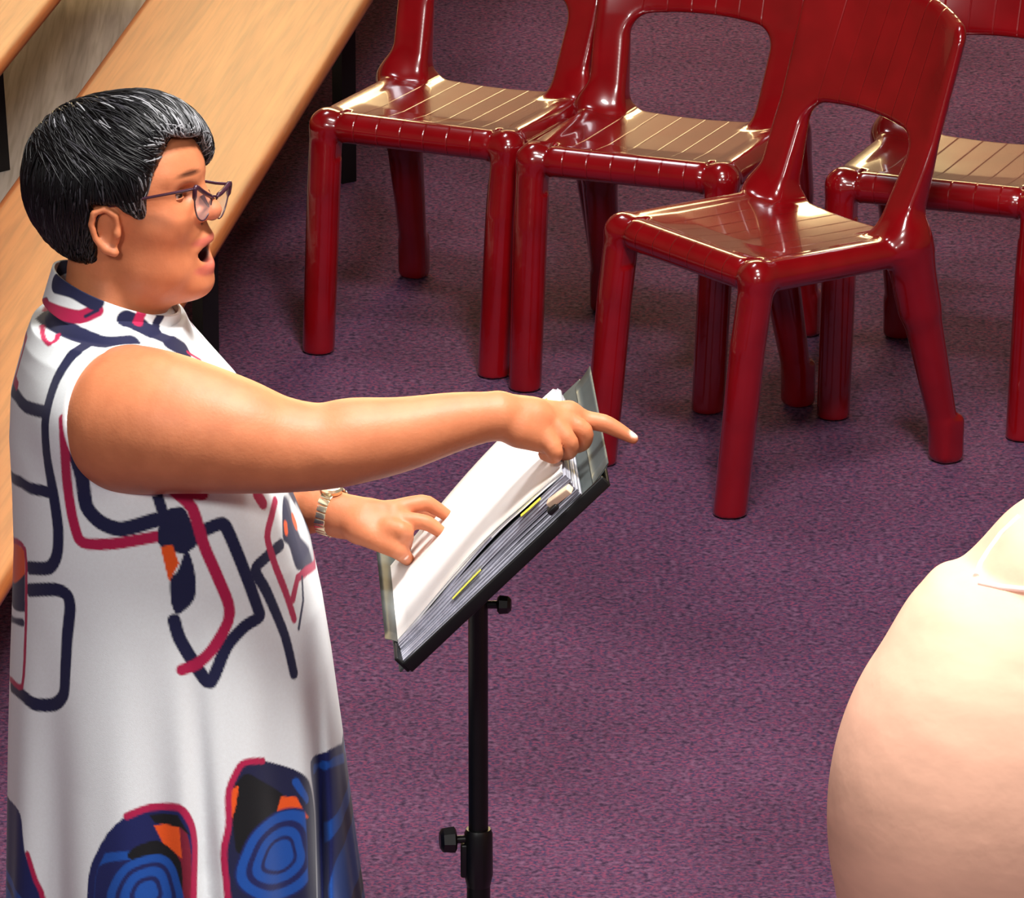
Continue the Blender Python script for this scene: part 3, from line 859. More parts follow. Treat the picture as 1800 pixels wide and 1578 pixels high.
# hair: a cap of volume plus many locks
hr = Field(HO - np.array([.20, .14, .13]), HO + np.array([.17, .14, .20]), .003)
hr.ell(H(-.032, 0, .052), (.121, .090, .100), HR)
hr.ell(H(-.060, 0, .020), (.092, .080, .085), HR, k=.03)
hr.ell(H(.010, .004, .085), (.080, .078, .066), HR, k=.03)
hr.ell(H(.012, -.018, .122), (.055, .055, .036), HR, k=.02)
hr.ell(H(-.055, 0, -.030), (.055, .062, .045), HR, k=.03)
def facecut(X, Y, Z):
    qs = [(X - HO[0]) * HR[0, i] + (Y - HO[1]) * HR[1, i] + (Z - HO[2]) * HR[2, i] for i in range(3)]
    a, c, b = qs
    hl = .030 + .26 * np.clip(b - .04, 0, .1) - .35 * np.clip(.020 - b, 0, 1) * 0
    hl = np.where(c > .02, hl + .02 * np.clip((c - .02) / .04, 0, 1), hl)
    sb = (b < .014 + .8 * np.clip(.020 - a, 0, .025))        # the sideburn ends in a point before the ear
    d1 = np.where(sb, a + .040, a - hl)
    top = .112 - 1.3 * np.clip(c - .005, 0, .045) + .25 * np.clip(-c, 0, .04)
    d2 = top - b
    return -np.minimum(d1, d2) * .8
hr.put(facecut, HO - .3, HO + .3, k=.006, op='s', m=0)
def nape(X, Y, Z):
    a = (X - HO[0]) * HR[0, 0] + (Y - HO[1]) * HR[1, 0]; b = Z - HO[2]
    return (b + .068 + .30 * (a + .045))
hr.put(nape, HO - .3, HO + .3, k=.008, op='s', m=0)
hv, hf = hr.mesh(); del hr
nrm0 = None
hv = relax(hv, hf, 2, .5)
# surface data for rooting the locks
tri = hf
fc = hv[hf].mean(1); e1 = hv[hf[:, 2]] - hv[hf[:, 0]]; e2 = hv[hf[:, 3]] - hv[hf[:, 1]]
fn = np.cross(e1, e2); ar = np.linalg.norm(fn, axis=1) + 1e-12; fn = fn / ar[:, None]
ql = (fc - HO) @ HR; nl = fn @ HR
outer = ((ql - np.array([-.03, 0, .04])) * nl).sum(1) > .02
ids = np.flatnonzero(outer & (ar > 0))
rg = np.random.default_rng(7)
bvh = BVHTree.FromPolygons([tuple(v) for v in hv], [tuple(int(i) for i in t) for t in hf])
def greyness(a, c, b):
    g = .85 * np.clip((a - .015) / .05, 0, 1) * np.clip((b - .03) / .04, 0, 1)
    g += .75 * np.exp(-((a - .025) / .022) ** 2 - ((b - .030) / .022) ** 2)
    g += .10 * np.exp(-((b - .15) / .03) ** 2)
    return np.clip(g, 0, 1)
LV = []; LF = []; LC = []
pick = rg.choice(ids, 7000)
for ii in pick:
    p0 = fc[ii]; n = fn[ii]; a, c, b = ql[ii]
    # combing: away from a whorl at the crown, forward over the top, down the sides and back
    d = np.array([a + .065, c - .01, (b - .14) * .9])
    if b > .09: d = np.array([.9, -.35 if c < .03 else .4, .0]) + .5 * d / (np.linalg.norm(d) + 1e-6)
    else: d = np.array([.28 if a > -.03 else -.15, 0, -1.0]) + .3 * d / (np.linalg.norm(d) + 1e-6)
    d = HR @ (d + rg.normal(0, .16, 3)); d -= n * (d @ n); d /= np.linalg.norm(d)
    Ln = rg.uniform(.028, .060) * (1.15 if b > .08 else .8)
    if b < .0: Ln *= .45
    pts = []; p = p0 + n * .0005; lift = rg.uniform(.0005, .0030) * (1.3 if b > .09 else .6)
    for t in range(6):
        w = t / 5
        loc, nn, _, _ = bvh.find_nearest(Vector(p))
        nn = np.array(nn); loc = np.array(loc)
        pts.append(loc + nn * (lift * math.sin(math.pi * (.15 + .7 * w)) + .0004))
        d = d - nn * (d @ nn); d /= np.linalg.norm(d); p = loc + d * Ln / 5
        d = d + HR @ (np.array([0, 0, -.10]))
    r0 = rg.uniform(.0006, .0012)
    gg = greyness(a, c, b); g = 1 if rg.random() < gg * .85 else 0
    base = np.array(lin((7, 7, 9))) if not g else np.array(lin((rg.integers(70, 165),) * 3)) * np.array([1, 1, 1.06])
    if not g and rg.random() < .12: base = np.array(lin((48, 47, 52)))
    bi = len(LV)
    u = np.cross(pts[1] - pts[0], n); u /= np.linalg.norm(u) + 1e-9
    for t, pp in enumerate(pts):
        r = r0 * (1 - .85 * (t / 5) ** 2)
        for vv in (u * r * 1.6, n * r, -u * r * 1.6, -n * r): LV.append(pp + vv); LC.append(base)
    for t in range(5):
        for k in range(4):
            LF.append((bi + t * 4 + k, bi + t * 4 + (k + 1) % 4, bi + t * 4 + 4 + (k + 1) % 4, bi + t * 4 + 4 + k))
nb_ = len(hv)
HVv = np.concatenate([hv, np.array(LV)]); HFf = np.concatenate([hf, np.array(LF) + nb_])
M['hair'] = vcol_mat('hair', .45, spec=.35)
hair = mesh_obj('hair', HVv, HFf, M['hair'], woman)
qh = (hv - HO) @ HR; gz = greyness(qh[:, 0], qh[:, 1], qh[:, 2])[:, None]
CB = np.array(lin((8, 8, 10))) * (1 - gz * .7) + np.array(lin((80, 80, 86))) * gz * .7
set_colors(hair, np.concatenate([CB, np.array(LC)]))
hair['label'] = 'short black hair turning grey at the front'

# ---- glasses
M['frame'] = mat('glasses_frame', (58, 30, 44), .25)
gm, gnt, gb = new_mat('lens'); gb.inputs['Base Color'].default_value = (.9, .85, .9, 1); gb.inputs['Roughness'].default_value = .02
gb.inputs['Alpha'].default_value = .16; gb.inputs['IOR'].default_value = 1.45
glasses = empty('glasses', tuple(H(.09, 0, .04))); glasses.parent = woman; glasses.matrix_parent_inverse = woman.matrix_basis.inverted()
glasses['label'] = 'dark framed cat-eye glasses'
def G(c, b):      # lens plane: c lateral, b vertical; slightly wrapped and rolled
    return H(.1005 - .9 * c * c - .14 * (.045 - b) + .02 * c, c, b - .0230 - .25 * c)
for s_ in (-1, 1):
    shp = [(.012, .052), (.030, .057), (.050, .063), (.066, .068), (.067, .058), (.060, .038), (.046, .024), (.028, .021), (.014, .030), (.009, .042)]
    P = []
    for k in range(len(shp)):
        for t in (0, .25, .5, .75):
            p0_, p1_, p2_, p3_ = [np.array(shp[(k + j) % len(shp)]) for j in (-1, 0, 1, 2)]
            P.append(.5 * (2 * p1_ + (p2_ - p0_) * t + (2 * p0_ - 5 * p1_ + 4 * p2_ - p3_) * t * t + (3 * p1_ - p0_ - 3 * p2_ + p3_) * t ** 3))
    loop = [G(s_ * x, z) for x, z in P]; n_ = len(loop)
    m = MB()
    rr = [.0032 if P[i][1] > .052 else .0011 for i in range(n_)]
    m.tube(loop + loop[:2], rr + rr[:2], 8, cap=False); autosmooth(m.build('rim', M['frame'], glasses), 80)
    ce = sum(loop) / n_
    V = [ce + Hf * .0004] + [p + Hf * .0004 for p in loop] + [ce - Hf * .0006] + [p - Hf * .0006 for p in loop]
    F = [(0, 1 + i, 1 + (i + 1) % n_) for i in range(n_)] + [(n_ + 1, n_ + 2 + (i + 1) % n_, n_ + 2 + i) for i in range(n_)]
    mesh_obj('lens', V, F, gm, glasses)
    m = MB(); m.tube([G(s_ * .067, .066), H(.080, s_ * .0715, .040 - .22 * s_ * .07), H(.02, s_ * .079, .034 - .10 * s_ * .07), H(-.022, s_ * .082, .028), H(-.034, s_ * .082, .008)], [.0030, .0030, .0026, .0022, .002], 8, squash=.7)
    autosmooth(m.build('temple', M['frame'], glasses), 80)
    m = MB(); m.tube([G(s_ * .011, .036), H(.088, s_ * .0105, .033)], [.001, .0035], 8); autosmooth(m.build('nose_pad', M['frame'], glasses), 80)
m = MB(); m.tube([G(-.012, .050), G(-.005, .053), G(.005, .053), G(.012, .050)], .0018, 8); autosmooth(m.build('bridge', M['frame'], glasses), 80)

# ---- watch on the far wrist
M['gold'] = mat('pale_gold_metal', (236, 222, 186), .22, metal=.85, var=.05)
wc = PY(583, 899, 9.646); wd = PY(620, 911, 9.63) - PY(550, 890, 9.66); wd /= np.linalg.norm(wd)
wu = np.array([0, 0, 1.0]) - wd * wd[2]; wu /= np.linalg.norm(wu); wv = np.cross(wd, wu)
watch = empty('wristwatch', tuple(wc)); watch.parent = woman; watch.matrix_parent_inverse = woman.matrix_basis.inverted()
watch['label'] = 'pale gold link-bracelet watch on the wrist'
m = MB()
for k in range(22):
    th = 2 * math.pi * k / 22; rad = wu * math.cos(th) + wv * math.sin(th); tg = -wu * math.sin(th) + wv * math.cos(th)
    c_ = wc + rad * .0322
    m.box(c_, .0085, .0042, .0017, np.stack([wd, tg, rad], 1), .0012)
autosmooth(m.build('bracelet', M['gold'], watch))
cr = wu * math.cos(.15) + wv * math.sin(.15)
if cr[1] < -.9: pass
m = MB(); cc = wc + cr * .034; m.tube([cc - cr * .003, cc + cr * .002, cc + cr * .005], [.014, .0150, .0125], 28)
autosmooth(m.build('watch_case', M['gold'], watch))

# ---- dress
rows = [(520, 90, 290, .09), (560, 62, 312, .130), (590, 46, 334, .150), (620, 36, 366, .158), (680, 20, 420, .172), (760, 17, 470, .186), (850, 22, 503, .194), (950, 25, 545, .205),
        (1050, 22, 566, .215), (1150, 18, 582, .225), (1300, 14, 602, .240), (1450, 12, 620, .255), (1578, 10, 637, .266), (1800, 2, 668, .285), (2000, -6, 695, .300)]
zz = []; xb = []; xf = []; wy = []
for (r, b_, f_, w_) in rows:
    p, q_ = PY(b_, r, Y0), PY(f_, r, Y0); zz.append(p[2]); xb.append(p[0]); xf.append(q_[0]); wy.append(w_)
zz, xb, xf, wy = [np.array(v)[::-1] for v in (zz, xb, xf, wy)]
DB = PY(238, 738, 9.32)                      # armhole centre
DBr = np.array([.094, .13, .118])
D = Field((-.73, 9.20, .36), (-.10, 9.91, 1.43), .0023)
def dress(X, Y, Z):
    z1 = Z.ravel()
    def it(t): return np.interp(z1, zz, t).astype(np.float32)[None, None, :]
    b_, f_, w_ = it(xb), it(xf), it(wy)
    cx = (b_ + f_) / 2; ax = (f_ - b_) / 2
    low = np.clip((1.02 - Z) / .5, 0, 1)
    x = X - cx; y = Y - Y0
    th = np.arctan2(y / w_, x / ax)
    e = 2.25
    k = ((np.abs(x) / ax) ** e + (np.abs(y) / w_) ** e) ** (1 / e)
    d = (k - 1) * np.minimum(ax, w_) * .92
    d = d + low * (.010 * np.cos(9 * th + 1.1 + 1.5 * Z) + .006 * np.cos(17 * th + 2.2)) * np.clip(np.abs(np.sin(th)) * 1.6, 0, 1)
    near = np.clip(-y / .08, 0, 1)
    xc1 = -.415 + .05 * (1.0 - Z)
    d = d + .022 * np.clip((1.05 - Z) / .35, 0, 1) * near * np.exp(-((X - xc1) / .016) ** 2)
    xc2 = -.262 + .020 * (1.0 - Z)
    d = d + .022 * np.clip((1.0 - Z) / .3, 0, 1) * near * np.exp(-((X - xc2) / .012) ** 2)
    d = d + .008 * np.clip((1.1 - Z) / .3, 0, 1) * near * np.exp(-((X - (-.575 - .02 * (1 - Z))) / .03) ** 2)
    # bust fullness and a little drape below it
    d = d - .014 * np.exp(-((X + .33) / .07) ** 2 - ((Z - 1.16) / .08) ** 2) * near
    return d
D.put(dress, (-.8, 9.1, .40), (0, 10, 1.385), m=0)

# shoulders
D.cap((-.505, Y0 - .150, 1.330), (-.495, Y0 + .150, 1.330), .047, k=.05)
D.cap((-.540, Y0 - .135, 1.290), (-.53, Y0 + .135, 1.290), .062, k=.05)
D.ell(PY(195, 572, Y0), (.088, .105, .045), k=.04)
D.put(lambda X, Y, Z: Z - .402, (-.8, 9.1, .36), (0, 10, .402), op='s', m=.012) if True else None
# armholes
for s_ in (-1, 1):
    c_ = DB.copy(); r_ = DBr
    if s_ > 0: c_ = np.array([c_[0] - .03, 2 * Y0 - c_[1] + .04, c_[2] - .03]); r_ = DBr * .65
    D.ell(c_, r_, k=.006, op='s')
dv, df = D.mesh(); del D
dv = relax(dv, df, 2, .4)
M['dress'] = vcol_mat('printed_cloth', .75, spec=.25, var=.03, scale=260, bump=.12, bscale=900, sheen=.15)
dress_o = mesh_obj('dress', dv, df, M['dress'], woman)
dress_o['label'] = 'white sleeveless dress printed with navy, crimson, orange and blue shapes'

# stand collar
ct = PY(205, 506, Y0); cb = PY(196, 568, Y0)
V = []; F = []; ns = 96; nr = 12
for wall in (0, 1):
    for i in range(nr):
        t = i / (nr - 1)
        c_ = cb * (1 - t) + ct * t
        rx = .090 * (1 - t) + .0835 * t - wall * .003; ry = .082 * (1 - t) + .074 * t - wall * .003
        for k in range(ns):
            th = 2 * math.pi * k / ns
            x_ = math.cos(th) * rx; y_ = math.sin(th) * ry
            V.append((c_[0] + x_, c_[1] + y_, c_[2] - .37 * x_ * (1 if t > 0 else 1)))
for wall in (0, 1):
    o_ = wall * nr * ns
    for i in range(nr - 1):
        for k in range(ns):
            q4 = (o_ + i * ns + k, o_ + i * ns + (k + 1) % ns, o_ + (i + 1) * ns + (k + 1) % ns, o_ + (i + 1) * ns + k)
            F.append(q4 if wall == 0 else q4[::-1])
for k in range(ns):
    a_ = (nr - 1) * ns + k; b_ = (nr - 1) * ns + (k + 1) % ns; F.append((a_, b_, nr * ns + b_, nr * ns + a_))
    F.append((k, nr * ns + k, nr * ns + (k + 1) % ns, (k + 1) % ns))
cv = np.array(V); cf = np.array(F)
for _ in range(2):            # refine so the printed pattern keeps crisp edges
    E = np.sort(np.concatenate([cf[:, [0, 1]], cf[:, [1, 2]], cf[:, [2, 3]], cf[:, [3, 0]]]), 1)
    ue, inv = np.unique(E, axis=0, return_inverse=True); inv = inv.reshape(4, -1).T
    n0 = len(cv); ev = (cv[ue[:, 0]] + cv[ue[:, 1]]) / 2; fv = cv[cf].mean(1)
    E_ = inv + n0; Fc = n0 + len(ue) + np.arange(len(cf))
    cv = np.concatenate([cv, ev, fv])
    cf = np.concatenate([np.stack([cf[:, j], E_[:, j], Fc, E_[:, (j - 1) % 4]], 1) for j in range(4)])
collar = mesh_obj('collar', cv, cf, M['dress'], dress_o)
# print: strokes and blots given where the cloth shows them, laid onto the cloth surface
allv = np.concatenate([dv, cv]); allf = [tuple(int(i) for i in t) for t in df] + [tuple(int(i) + len(dv) for i in t) for t in cf]
cloth = BVHTree.FromPolygons([tuple(v) for v in allv], allf)
def hit(px, py):
    d = ray(px, py); loc, *_ = cloth.ray_cast(Vector(O0), Vector(d), 60)
    if loc is None:
        q_ = PY(px, py, Y0 - .03); loc, *_ = cloth.find_nearest(Vector(q_))
    return np.array(loc)
av = allv.copy(); av[:, 1] = Y0 - np.abs(av[:, 1] - Y0)       # the far side carries the same print
PC = np.tile(np.array(lin((226, 231, 233))), (len(av), 1))
NAVY, CRIM, ORAN, BLUE, DARK, BLK = (22, 25, 62), (172, 22, 72), (228, 84, 22), (18, 74, 158), (18, 26, 84), (8, 8, 14)
def spl(pts, closed, n=6):
    P = [np.array(p, float) for p in pts]; N_ = len(P); out = []
    for i in range(N_ if closed else N_ - 1):
        a0, a1, a2, a3 = [P[(i + j) % N_] if closed else P[min(max(i + j, 0), N_ - 1)] for j in (-1, 0, 1, 2)]
        for t in np.linspace(0, 1, n, endpoint=False):
            v = .5 * (2 * a1 + (a2 - a0) * t + (2 * a0 - 5 * a1 + 4 * a2 - a3) * t * t + (3 * a1 - a0 - 3 * a2 + a3) * t ** 3)
            out.append(tuple(v * .75 + .25 * (a1 + (a2 - a1) * t)))
    if not closed: out.append(tuple(P[-1]))
    return out
def stroke(pts, w, rgb):
    global PC
    if len(pts) > 3: pts = spl(pts, False, 4)
    P = []
    for i in range(len(pts) - 1):
        n_ = max(1, int(math.hypot(pts[i + 1][0] - pts[i][0], pts[i + 1][1] - pts[i][1]) / 14))
        for t in range(n_): P.append(hit(pts[i][0] + (pts[i + 1][0] - pts[i][0]) * t / n_, pts[i][1] + (pts[i + 1][1] - pts[i][1]) * t / n_))
    P.append(hit(*pts[-1])); P = np.array(P); r = w * 1.22 / 2 / 1340
    m_ = np.all((av > P.min(0) - r - .01) & (av < P.max(0) + r + .01), axis=1); idx = np.flatnonzero(m_); X = av[idx]
    d = np.full(len(X), 9.0)
    for i in range(len(P) - 1):
        ab = P[i + 1] - P[i]
        if ab @ ab > .09 ** 2: continue
        t = np.clip(((X - P[i]) @ ab) / max(ab @ ab, 1e-12), 0, 1)
        d = np.minimum(d, np.linalg.norm(X - P[i] - t[:, None] * ab, axis=1))
    PC[idx] = blend(PC[idx], (r - d) / .0018 + .5, rgb)
def fill(pts, rgb, clip=None):
    global PC
    if len(pts) > 5: pts = spl(pts, True)
    def hf_(px, py):
        loc = cloth.ray_cast(Vector(O0), Vector(ray(px, py)), 60)[0]
        return np.array(loc) if loc is not None else PY(px, py, Y0 - .03)
    P = np.array([hf_(*p) for p in pts])[:, [0, 2]]
    m_ = np.all((av[:, [0, 2]] > P.min(0) - .01) & (av[:, [0, 2]] < P.max(0) + .01), axis=1) & (av[:, 1] < Y0 - .0)
    idx = np.flatnonzero(m_); X = av[idx][:, [0, 2]]
    ins = np.zeros(len(X), bool); d = np.full(len(X), 9.0)
    for i in range(len(P)):
        a_, b_ = P[i], P[(i + 1) % len(P)]
        c_ = ((a_[1] > X[:, 1]) != (b_[1] > X[:, 1])) & (X[:, 0] < (b_[0] - a_[0]) * (X[:, 1] - a_[1]) / (b_[1] - a_[1] + 1e-12) + a_[0])
        ins ^= c_
        ab = b_ - a_; t = np.clip(((X - a_) @ ab) / max(ab @ ab, 1e-12), 0, 1); d = np.minimum(d, np.linalg.norm(X - a_ - t[:, None] * ab, axis=1))
    sd = np.where(ins, d, -d)
    PC[idx] = blend(PC[idx], sd / .0012 + .5, rgb)
    return idx, sd
def rings(center, bands, within, sq=1.0):
    """bands: list of (outer radius px, colour) from the outside in"""
    global PC
    idx, sd = within
    c_ = hit(*center)[[0, 2]]; d = np.hypot(av[idx][:, 0] - c_[0], (av[idx][:, 1 + 1] - c_[1]) * sq) * 1340
    th = np.arctan2(av[idx][:, 2] - c_[1], av[idx][:, 0] - c_[0]); d = d * (1 + .05 * np.sin(3 * th + 1) + .03 * np.sin(5 * th))
    for r, rgb in bands:
        w = np.clip((r - d) / 2.4 + .5, 0, 1) * np.clip(sd / .0018 - 5, 0, 1)
        PC[idx] = blend(PC[idx], w, rgb)
rb = [(120, DARK), (104, BLUE), (84, DARK), (76, BLUE), (58, DARK), (46, BLUE), (30, DARK), (24, BLUE)]
# --- lower blots
A = fill([(153, 1700), (153, 1578), (159, 1523), (187, 1467), (223, 1432), (263, 1416), (314, 1416), (338, 1447), (344, 1487), (340, 1578), (338, 1700)], DARK)
rings((222, 1590), [(96, BLUE), (80, DARK)], A)
fill([(285, 1450), (318, 1447), (336, 1500), (334, 1660), (300, 1660), (318, 1530), (300, 1490)], (120, 20, 45))
fill([(271, 1451), (314, 1447), (320, 1509), (287, 1483)], ORAN)
fill([(240, 1487), (280, 1478), (318, 1515), (318, 1600), (290, 1540), (225, 1507)], BLK)
fill([(262, 1432), (312, 1432), (336, 1470), (318, 1455), (272, 1446)], BLK)
rings((258, 1568), [(66, BLUE), (52, DARK), (44, BLUE), (28, DARK), (20, BLUE)], A)
stroke([(223, 1434), (263, 1419), (314, 1419), (336, 1447), (343, 1487), (341, 1578), (338, 1690)], 11, CRIM)
Bb = fill([(398, 1388), (422, 1344), (458, 1336), (517, 1352), (543, 1372), (553, 1428), (557, 1578), (560, 1700), (404, 1700), (402, 1578), (394, 1507), (402, 1447)], NAVY)
fill([(404, 1400), (430, 1360), (460, 1372), (500, 1400), (486, 1436), (420, 1500), (410, 1450)], BLK)
fill([(402, 1390), (420, 1380), (414, 1420), (404, 1450)], ORAN)
fill([(494, 1400), (521, 1400), (543, 1436), (486, 1428)], ORAN)
stroke([(520, 1374), (540, 1405)], 12, BLUE)
rings((492, 1503), [(74, DARK), (70, BLUE), (54, DARK), (44, BLUE), (30, DARK), (24, BLUE)], Bb, .9)
stroke([(462, 1337), (440, 1338), (422, 1346), (402, 1390), (402, 1450), (393, 1500), (400, 1578), (404, 1690)], 10, CRIM)
Cc = fill([(546, 1338), (575, 1320), (601, 1306), (640, 1290), (665, 1400), (690, 1578), (700, 1700), (560, 1700), (558, 1578), (554, 1428)], DARK)
rings((640, 1500), [(112, DARK), (92, BLUE), (70, DARK), (62, DARK), (40, BLUE)], Cc, .75)
stroke([(552, 1352), (604, 1332)], 14, BLUE)
Dd = fill([(4, 1398), (16, 1404), (36, 1432), (44, 1499), (64, 1547), (76, 1578), (90, 1700), (-20, 1700)], DARK)
rings((0, 1560), [(60, BLUE), (44, DARK), (30, BLUE)], Dd)
stroke([(48, 1500), (62, 1545), (76, 1580), (88, 1690)], 8, CRIM)
# --- upper print
stroke([(128, 788), (144, 841), (152, 890), (177, 918), (214, 930), (272, 914)], 22, NAVY)
stroke([(111, 738), (117, 841), (126, 903), (138, 946), (156, 956), (206, 955), (280, 942)], 17, CRIM)
stroke([(274, 862), (286, 900), (292, 930)], 16, NAVY)
stroke([(363, 930), (391, 920), (404, 940), (430, 1004), (453, 1068), (456, 1084), (430, 1101), (398, 1137), (370, 1199), (346, 1173), (316, 1123), (306, 1090)], 19, NAVY)
fill([(284, 903), (321, 891), (342, 932), (346, 957), (325, 972), (297, 968), (278, 953)], NAVY)
fill([(313, 1002), (328, 965), (342, 1002), (342, 1052), (313, 1080), (301, 1060), (299, 1019)], NAVY)
fill([(282, 961), (303, 957), (315, 990), (297, 1023)], ORAN)
stroke([(305, 862), (338, 893), (358, 957), (380, 1008), (402, 1062), (400, 1095), (372, 1143), (346, 1167), (320, 1177)], 17, CRIM)
stroke([(320, 866), (356, 868)], 18, CRIM)
stroke([(494, 957), (466, 981), (449, 1002), (470, 1042), (501, 1117), (517, 1183)], 18, NAVY)
fill([(499, 870), (531, 905), (552, 985), (523, 1002), (508, 960), (497, 944)], NAVY)
stroke([(516, 912), (519, 920)], 20, ORAN); stroke([(502, 922), (503, 934)], 12, ORAN)
stroke([(453, 870), (462, 884)], 20, CRIM)
stroke([(484, 880), (478, 905), (470, 944), (484, 994), (502, 1040), (517, 1087)], 14, CRIM)
stroke([(554, 990), (523, 1016), (515, 1052)], 14, CRIM)
stroke([(531, 1014), (533, 1055), (525, 1105)], 6, NAVY)
# --- back panel
stroke([(60, 545), (98, 568), (136, 588), (180, 604), (231, 602)], 27, NAVY)
stroke([(160, 600), (126, 625), (100, 665), (86, 705), (79, 745), (82, 800), (94, 870), (102, 930), (100, 975), (86, 998), (52, 998)], 20, NAVY)
stroke([(12, 676), (26, 690), (45, 714), (78, 724)], 19, NAVY)
stroke([(20, 836), (54, 858), (92, 866)], 18, NAVY)
stroke([(52, 1037), (99, 1036), (118, 1046), (123, 1068), (118, 1120), (115, 1173), (112, 1220), (95, 1238), (60, 1237), (36, 1218), (20, 1204)], 20, NAVY)
fill([(18, 940), (44, 965), (44, 1010), (18, 1030)], ORAN)
fill([(18, 1028), (44, 1008), (44, 1075), (18, 1062)], NAVY)
stroke([(18, 945), (44, 966), (46, 1050), (45, 1110), (39, 1206), (16, 1190)], 9, CRIM)
stroke([(18, 1086), (40, 1094)], 12, NAVY)
stroke([(45, 590), (30, 630), (22, 650), (30, 678)], 14, CRIM)
stroke([(74, 572), (76, 592), (86, 604), (98, 598), (102, 588)], 8, CRIM)
stroke([(68, 534), (103, 549), (140, 557), (170, 545)], 20, CRIM)
stroke([(150, 556), (172, 545)], 5, NAVY)
stroke([(100, 498), (128, 506), (150, 518), (166, 527)], 30, NAVY)
stroke([(222, 562), (262, 580), (305, 604), (325, 616)], 28, NAVY)
stroke([(330, 619), (352, 632)], 6, CRIM)
stroke([(251, 543), (248, 551), (245, 559), (242, 567)], 15, CRIM)
stroke([(281, 554), (273, 580)], 14, NAVY)
# white binding round the armholes
dd = av - DB; kk = np.sqrt(((dd / DBr) ** 2).sum(1))
PC = blend(PC, ((1.10 - kk) / .02) * (av[:, 0] < DB[0] + .12), (238, 238, 238))
set_colors(dress_o, PC[:len(dv)]); set_colors(collar, PC[len(dv):])

# shoes (below the frame)
for s_ in (-1, 1):
    c_ = np.array([-.395, Y0 + s_ * .105, .045])
    Sf = Field(c_ - np.array([.15, .07, .055]), c_ + np.array([.16, .07, .06]), .004)
    Sf.ell(c_, (.128, .052, .050)); Sf.put(lambda X, Y, Z: Z - .003, c_ - .2, np.array([1, 99, .0]), op='s', m=.004)
    sv, sf = Sf.mesh(); sv[:, 2] = np.maximum(sv[:, 2], .001)
    mesh_obj('shoe', sv, sf, M['black_plastic'], woman)

# ------------------------------------------------------------------ person cut off at the lower right
YR = 8.95
M['shirt'] = mat('peach_shirt', (238, 184, 156), .8, var=.09, scale=9, bump=.5, bscale=26, stretch=(1, 1, 3.2))
pr = empty('person', (float(PY(1890, 1300, YR)[0]), YR, 0))
tag(pr, 'person in a pale peach shirt, cut off by the lower right corner of the photo', 'person')
lo = PY(1760, 1430, YR); hi = PY(1890, 1066, YR + .05)
P2 = Field((.36, 8.62, -.005), (1.14, 9.42, 1.72), .005)
cx = hi[0] + .06
P2.ell((cx, YR + .03, 1.10), (.13, .10, .20)); P2.ell((cx, YR, .85), (.17, .13, .16), k=.05)
for s_ in (-1, 1):
    P2.chain([(cx + s_ * .09, YR, .82), (cx + s_ * .10, YR - .01, .46), (cx + s_ * .10, YR, .08)], [.088, .06, .038], k=.03)
    P2.ell((cx + s_ * .10, YR + .05, .04), (.042, .11, .036), k=.02)
    P2.chain([(cx + s_ * .09, YR + .04, 1.22), (cx + s_ * .12, YR + .08, 1.02), (cx + s_ * .10, YR + .25, .98)], [.050, .045, .030], k=.03)
    for j in range(5):
        P2.cap((cx + s_ * .10, YR + .26, .98), (cx + s_ * (.080 + .012 * j), YR + .34 - .012 * abs(j - 2), .965), .014, .008, k=.006)
nk = np.array([cx + .06, YR + .03, 1.36]); hd = np.array([cx + .09, YR + .07, 1.54])
P2.cap(nk, hd - [0, 0, .06], .056, .052, k=.03)
P2.ell(hd, (.078, .098, .118), k=.02); P2.ell(hd + [0, .085, -.01], (.012, .02, .02), k=.01)
v2, f2 = P2.mesh(); b2 = mesh_obj('body', relax(v2, f2, 1, .4), f2, M['skin'], pr)
set_colors(b2, np.tile(np.array(lin((215, 150, 120))), (len(v2), 1)))
P3 = Field(hd - .15, hd + .15, .005); P3.ell(hd + [0, -.018, .02], (.088, .100, .118)); P3.ell(hd + [0, .12, -.04], (.09, .10, .10), k=.01, op='s')
P3.put(lambda X, Y, Z: Z - hd[2] + .06, hd - .2, hd + .2, op='s', m=0)
v3, f3 = P3.mesh(); h3 = mesh_obj('hair', v3, f3, M['hair'], pr); set_colors(h3, np.tile(np.array(lin((60, 45, 38))), (len(v3), 1)))
SC = 1 / 1400
P4 = Field((.32, 8.58, .50), (1.20, 9.36, 1.50), .004)
lr = np.array([306 * SC, .21, 430 * SC])
P4.ell(lo, lr); P4.ell(lo + [.26, .01, 0], lr, k=.10)
P4.ell((lo[0] + .13, YR + .01, .98), (.19, .20, .30), k=.12)
P4.ell((lo[0] + .13, YR, .70), (.31, .20, .22), k=.08)
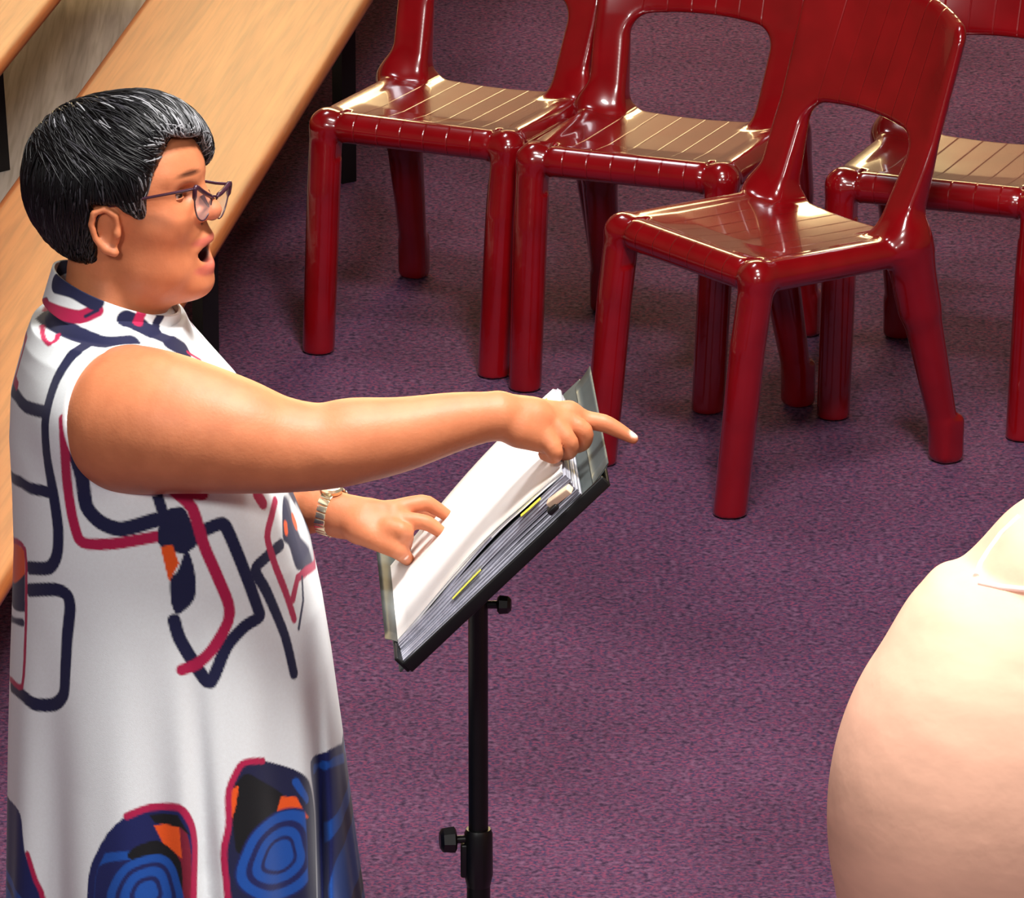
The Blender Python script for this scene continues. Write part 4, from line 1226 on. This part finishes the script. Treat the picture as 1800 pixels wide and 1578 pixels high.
P4.ell(hi, (190 * SC, .165, 205 * SC * 1.03), k=.004); P4.ell((hi[0] + .14, hi[1], hi[2] - .01), (.16, .155, .165), k=.05)
P4.ell(PY(1705, 1085, YR + .05), (.060, .10, .050), k=.07); P4.ell(PY(1669, 1030, YR + .05), (.016, .05, .012), k=.025)
P4.cap((nk[0] - .01, nk[1] + .005, 1.345), (nk[0], nk[1] + .01, 1.385), .078, .068, k=.02)
P4.cap((nk[0], nk[1] + .01, 1.37), (nk[0] + .005, nk[1] + .01, 1.50), .060, .060, k=.004, op='s')
P4.put(lambda X, Y, Z: Z - .60, (.3, 8.5, .5), (1.2, 9.5, .60), op='s', m=.012)
v4, f4 = P4.mesh()
sh4 = mesh_obj('shirt', relax(v4, f4, 2, .4), f4, M['shirt'], pr)
# pants
P5 = Field((.40, 8.70, .05), (1.14, 9.30, 1.0), .006)
P5.ell((cx, YR, .72), (.24, .155, .20))
for s_ in (-1, 1): P5.chain([(cx + s_ * .09, YR, .80), (cx + s_ * .10, YR - .01, .46), (cx + s_ * .10, YR, .10)], [.115, .085, .068], k=.04)
v5, f5 = P5.mesh(); mesh_obj('trousers', v5, f5, M['black_plastic'], pr)
# pale tubes standing for the highlight line where the yoke meets the back
M['highlight_piping'] = mat('pink_white_highlight', (255, 232, 226), .6, var=.02)
sb = BVHTree.FromPolygons([tuple(v) for v in v4], [tuple(int(i) for i in t) for t in f4])
def onshirt(px, py):
    loc, n_, *_ = sb.ray_cast(Vector(O0), Vector(ray(px, py)), 60)
    return None if loc is None else np.array(loc)
for path in ([(1722, 1024), (1760, 1032), (1800, 1036), (1840, 1036)], [(1716, 1012), (1724, 990), (1738, 968), (1760, 938), (1800, 900)]):
    pp = []
    for i in range(len(path) - 1):
        for t in range(5):
            h_ = onshirt(path[i][0] + (path[i + 1][0] - path[i][0]) * t / 5, path[i][1] + (path[i + 1][1] - path[i][1]) * t / 5)
            if h_ is not None: pp.append(h_)
    if len(pp) > 3:
        m = MB(); m.tube(pp, .004, 10); autosmooth(m.build('highlight_piping', M['highlight_piping'], sh4), 80)
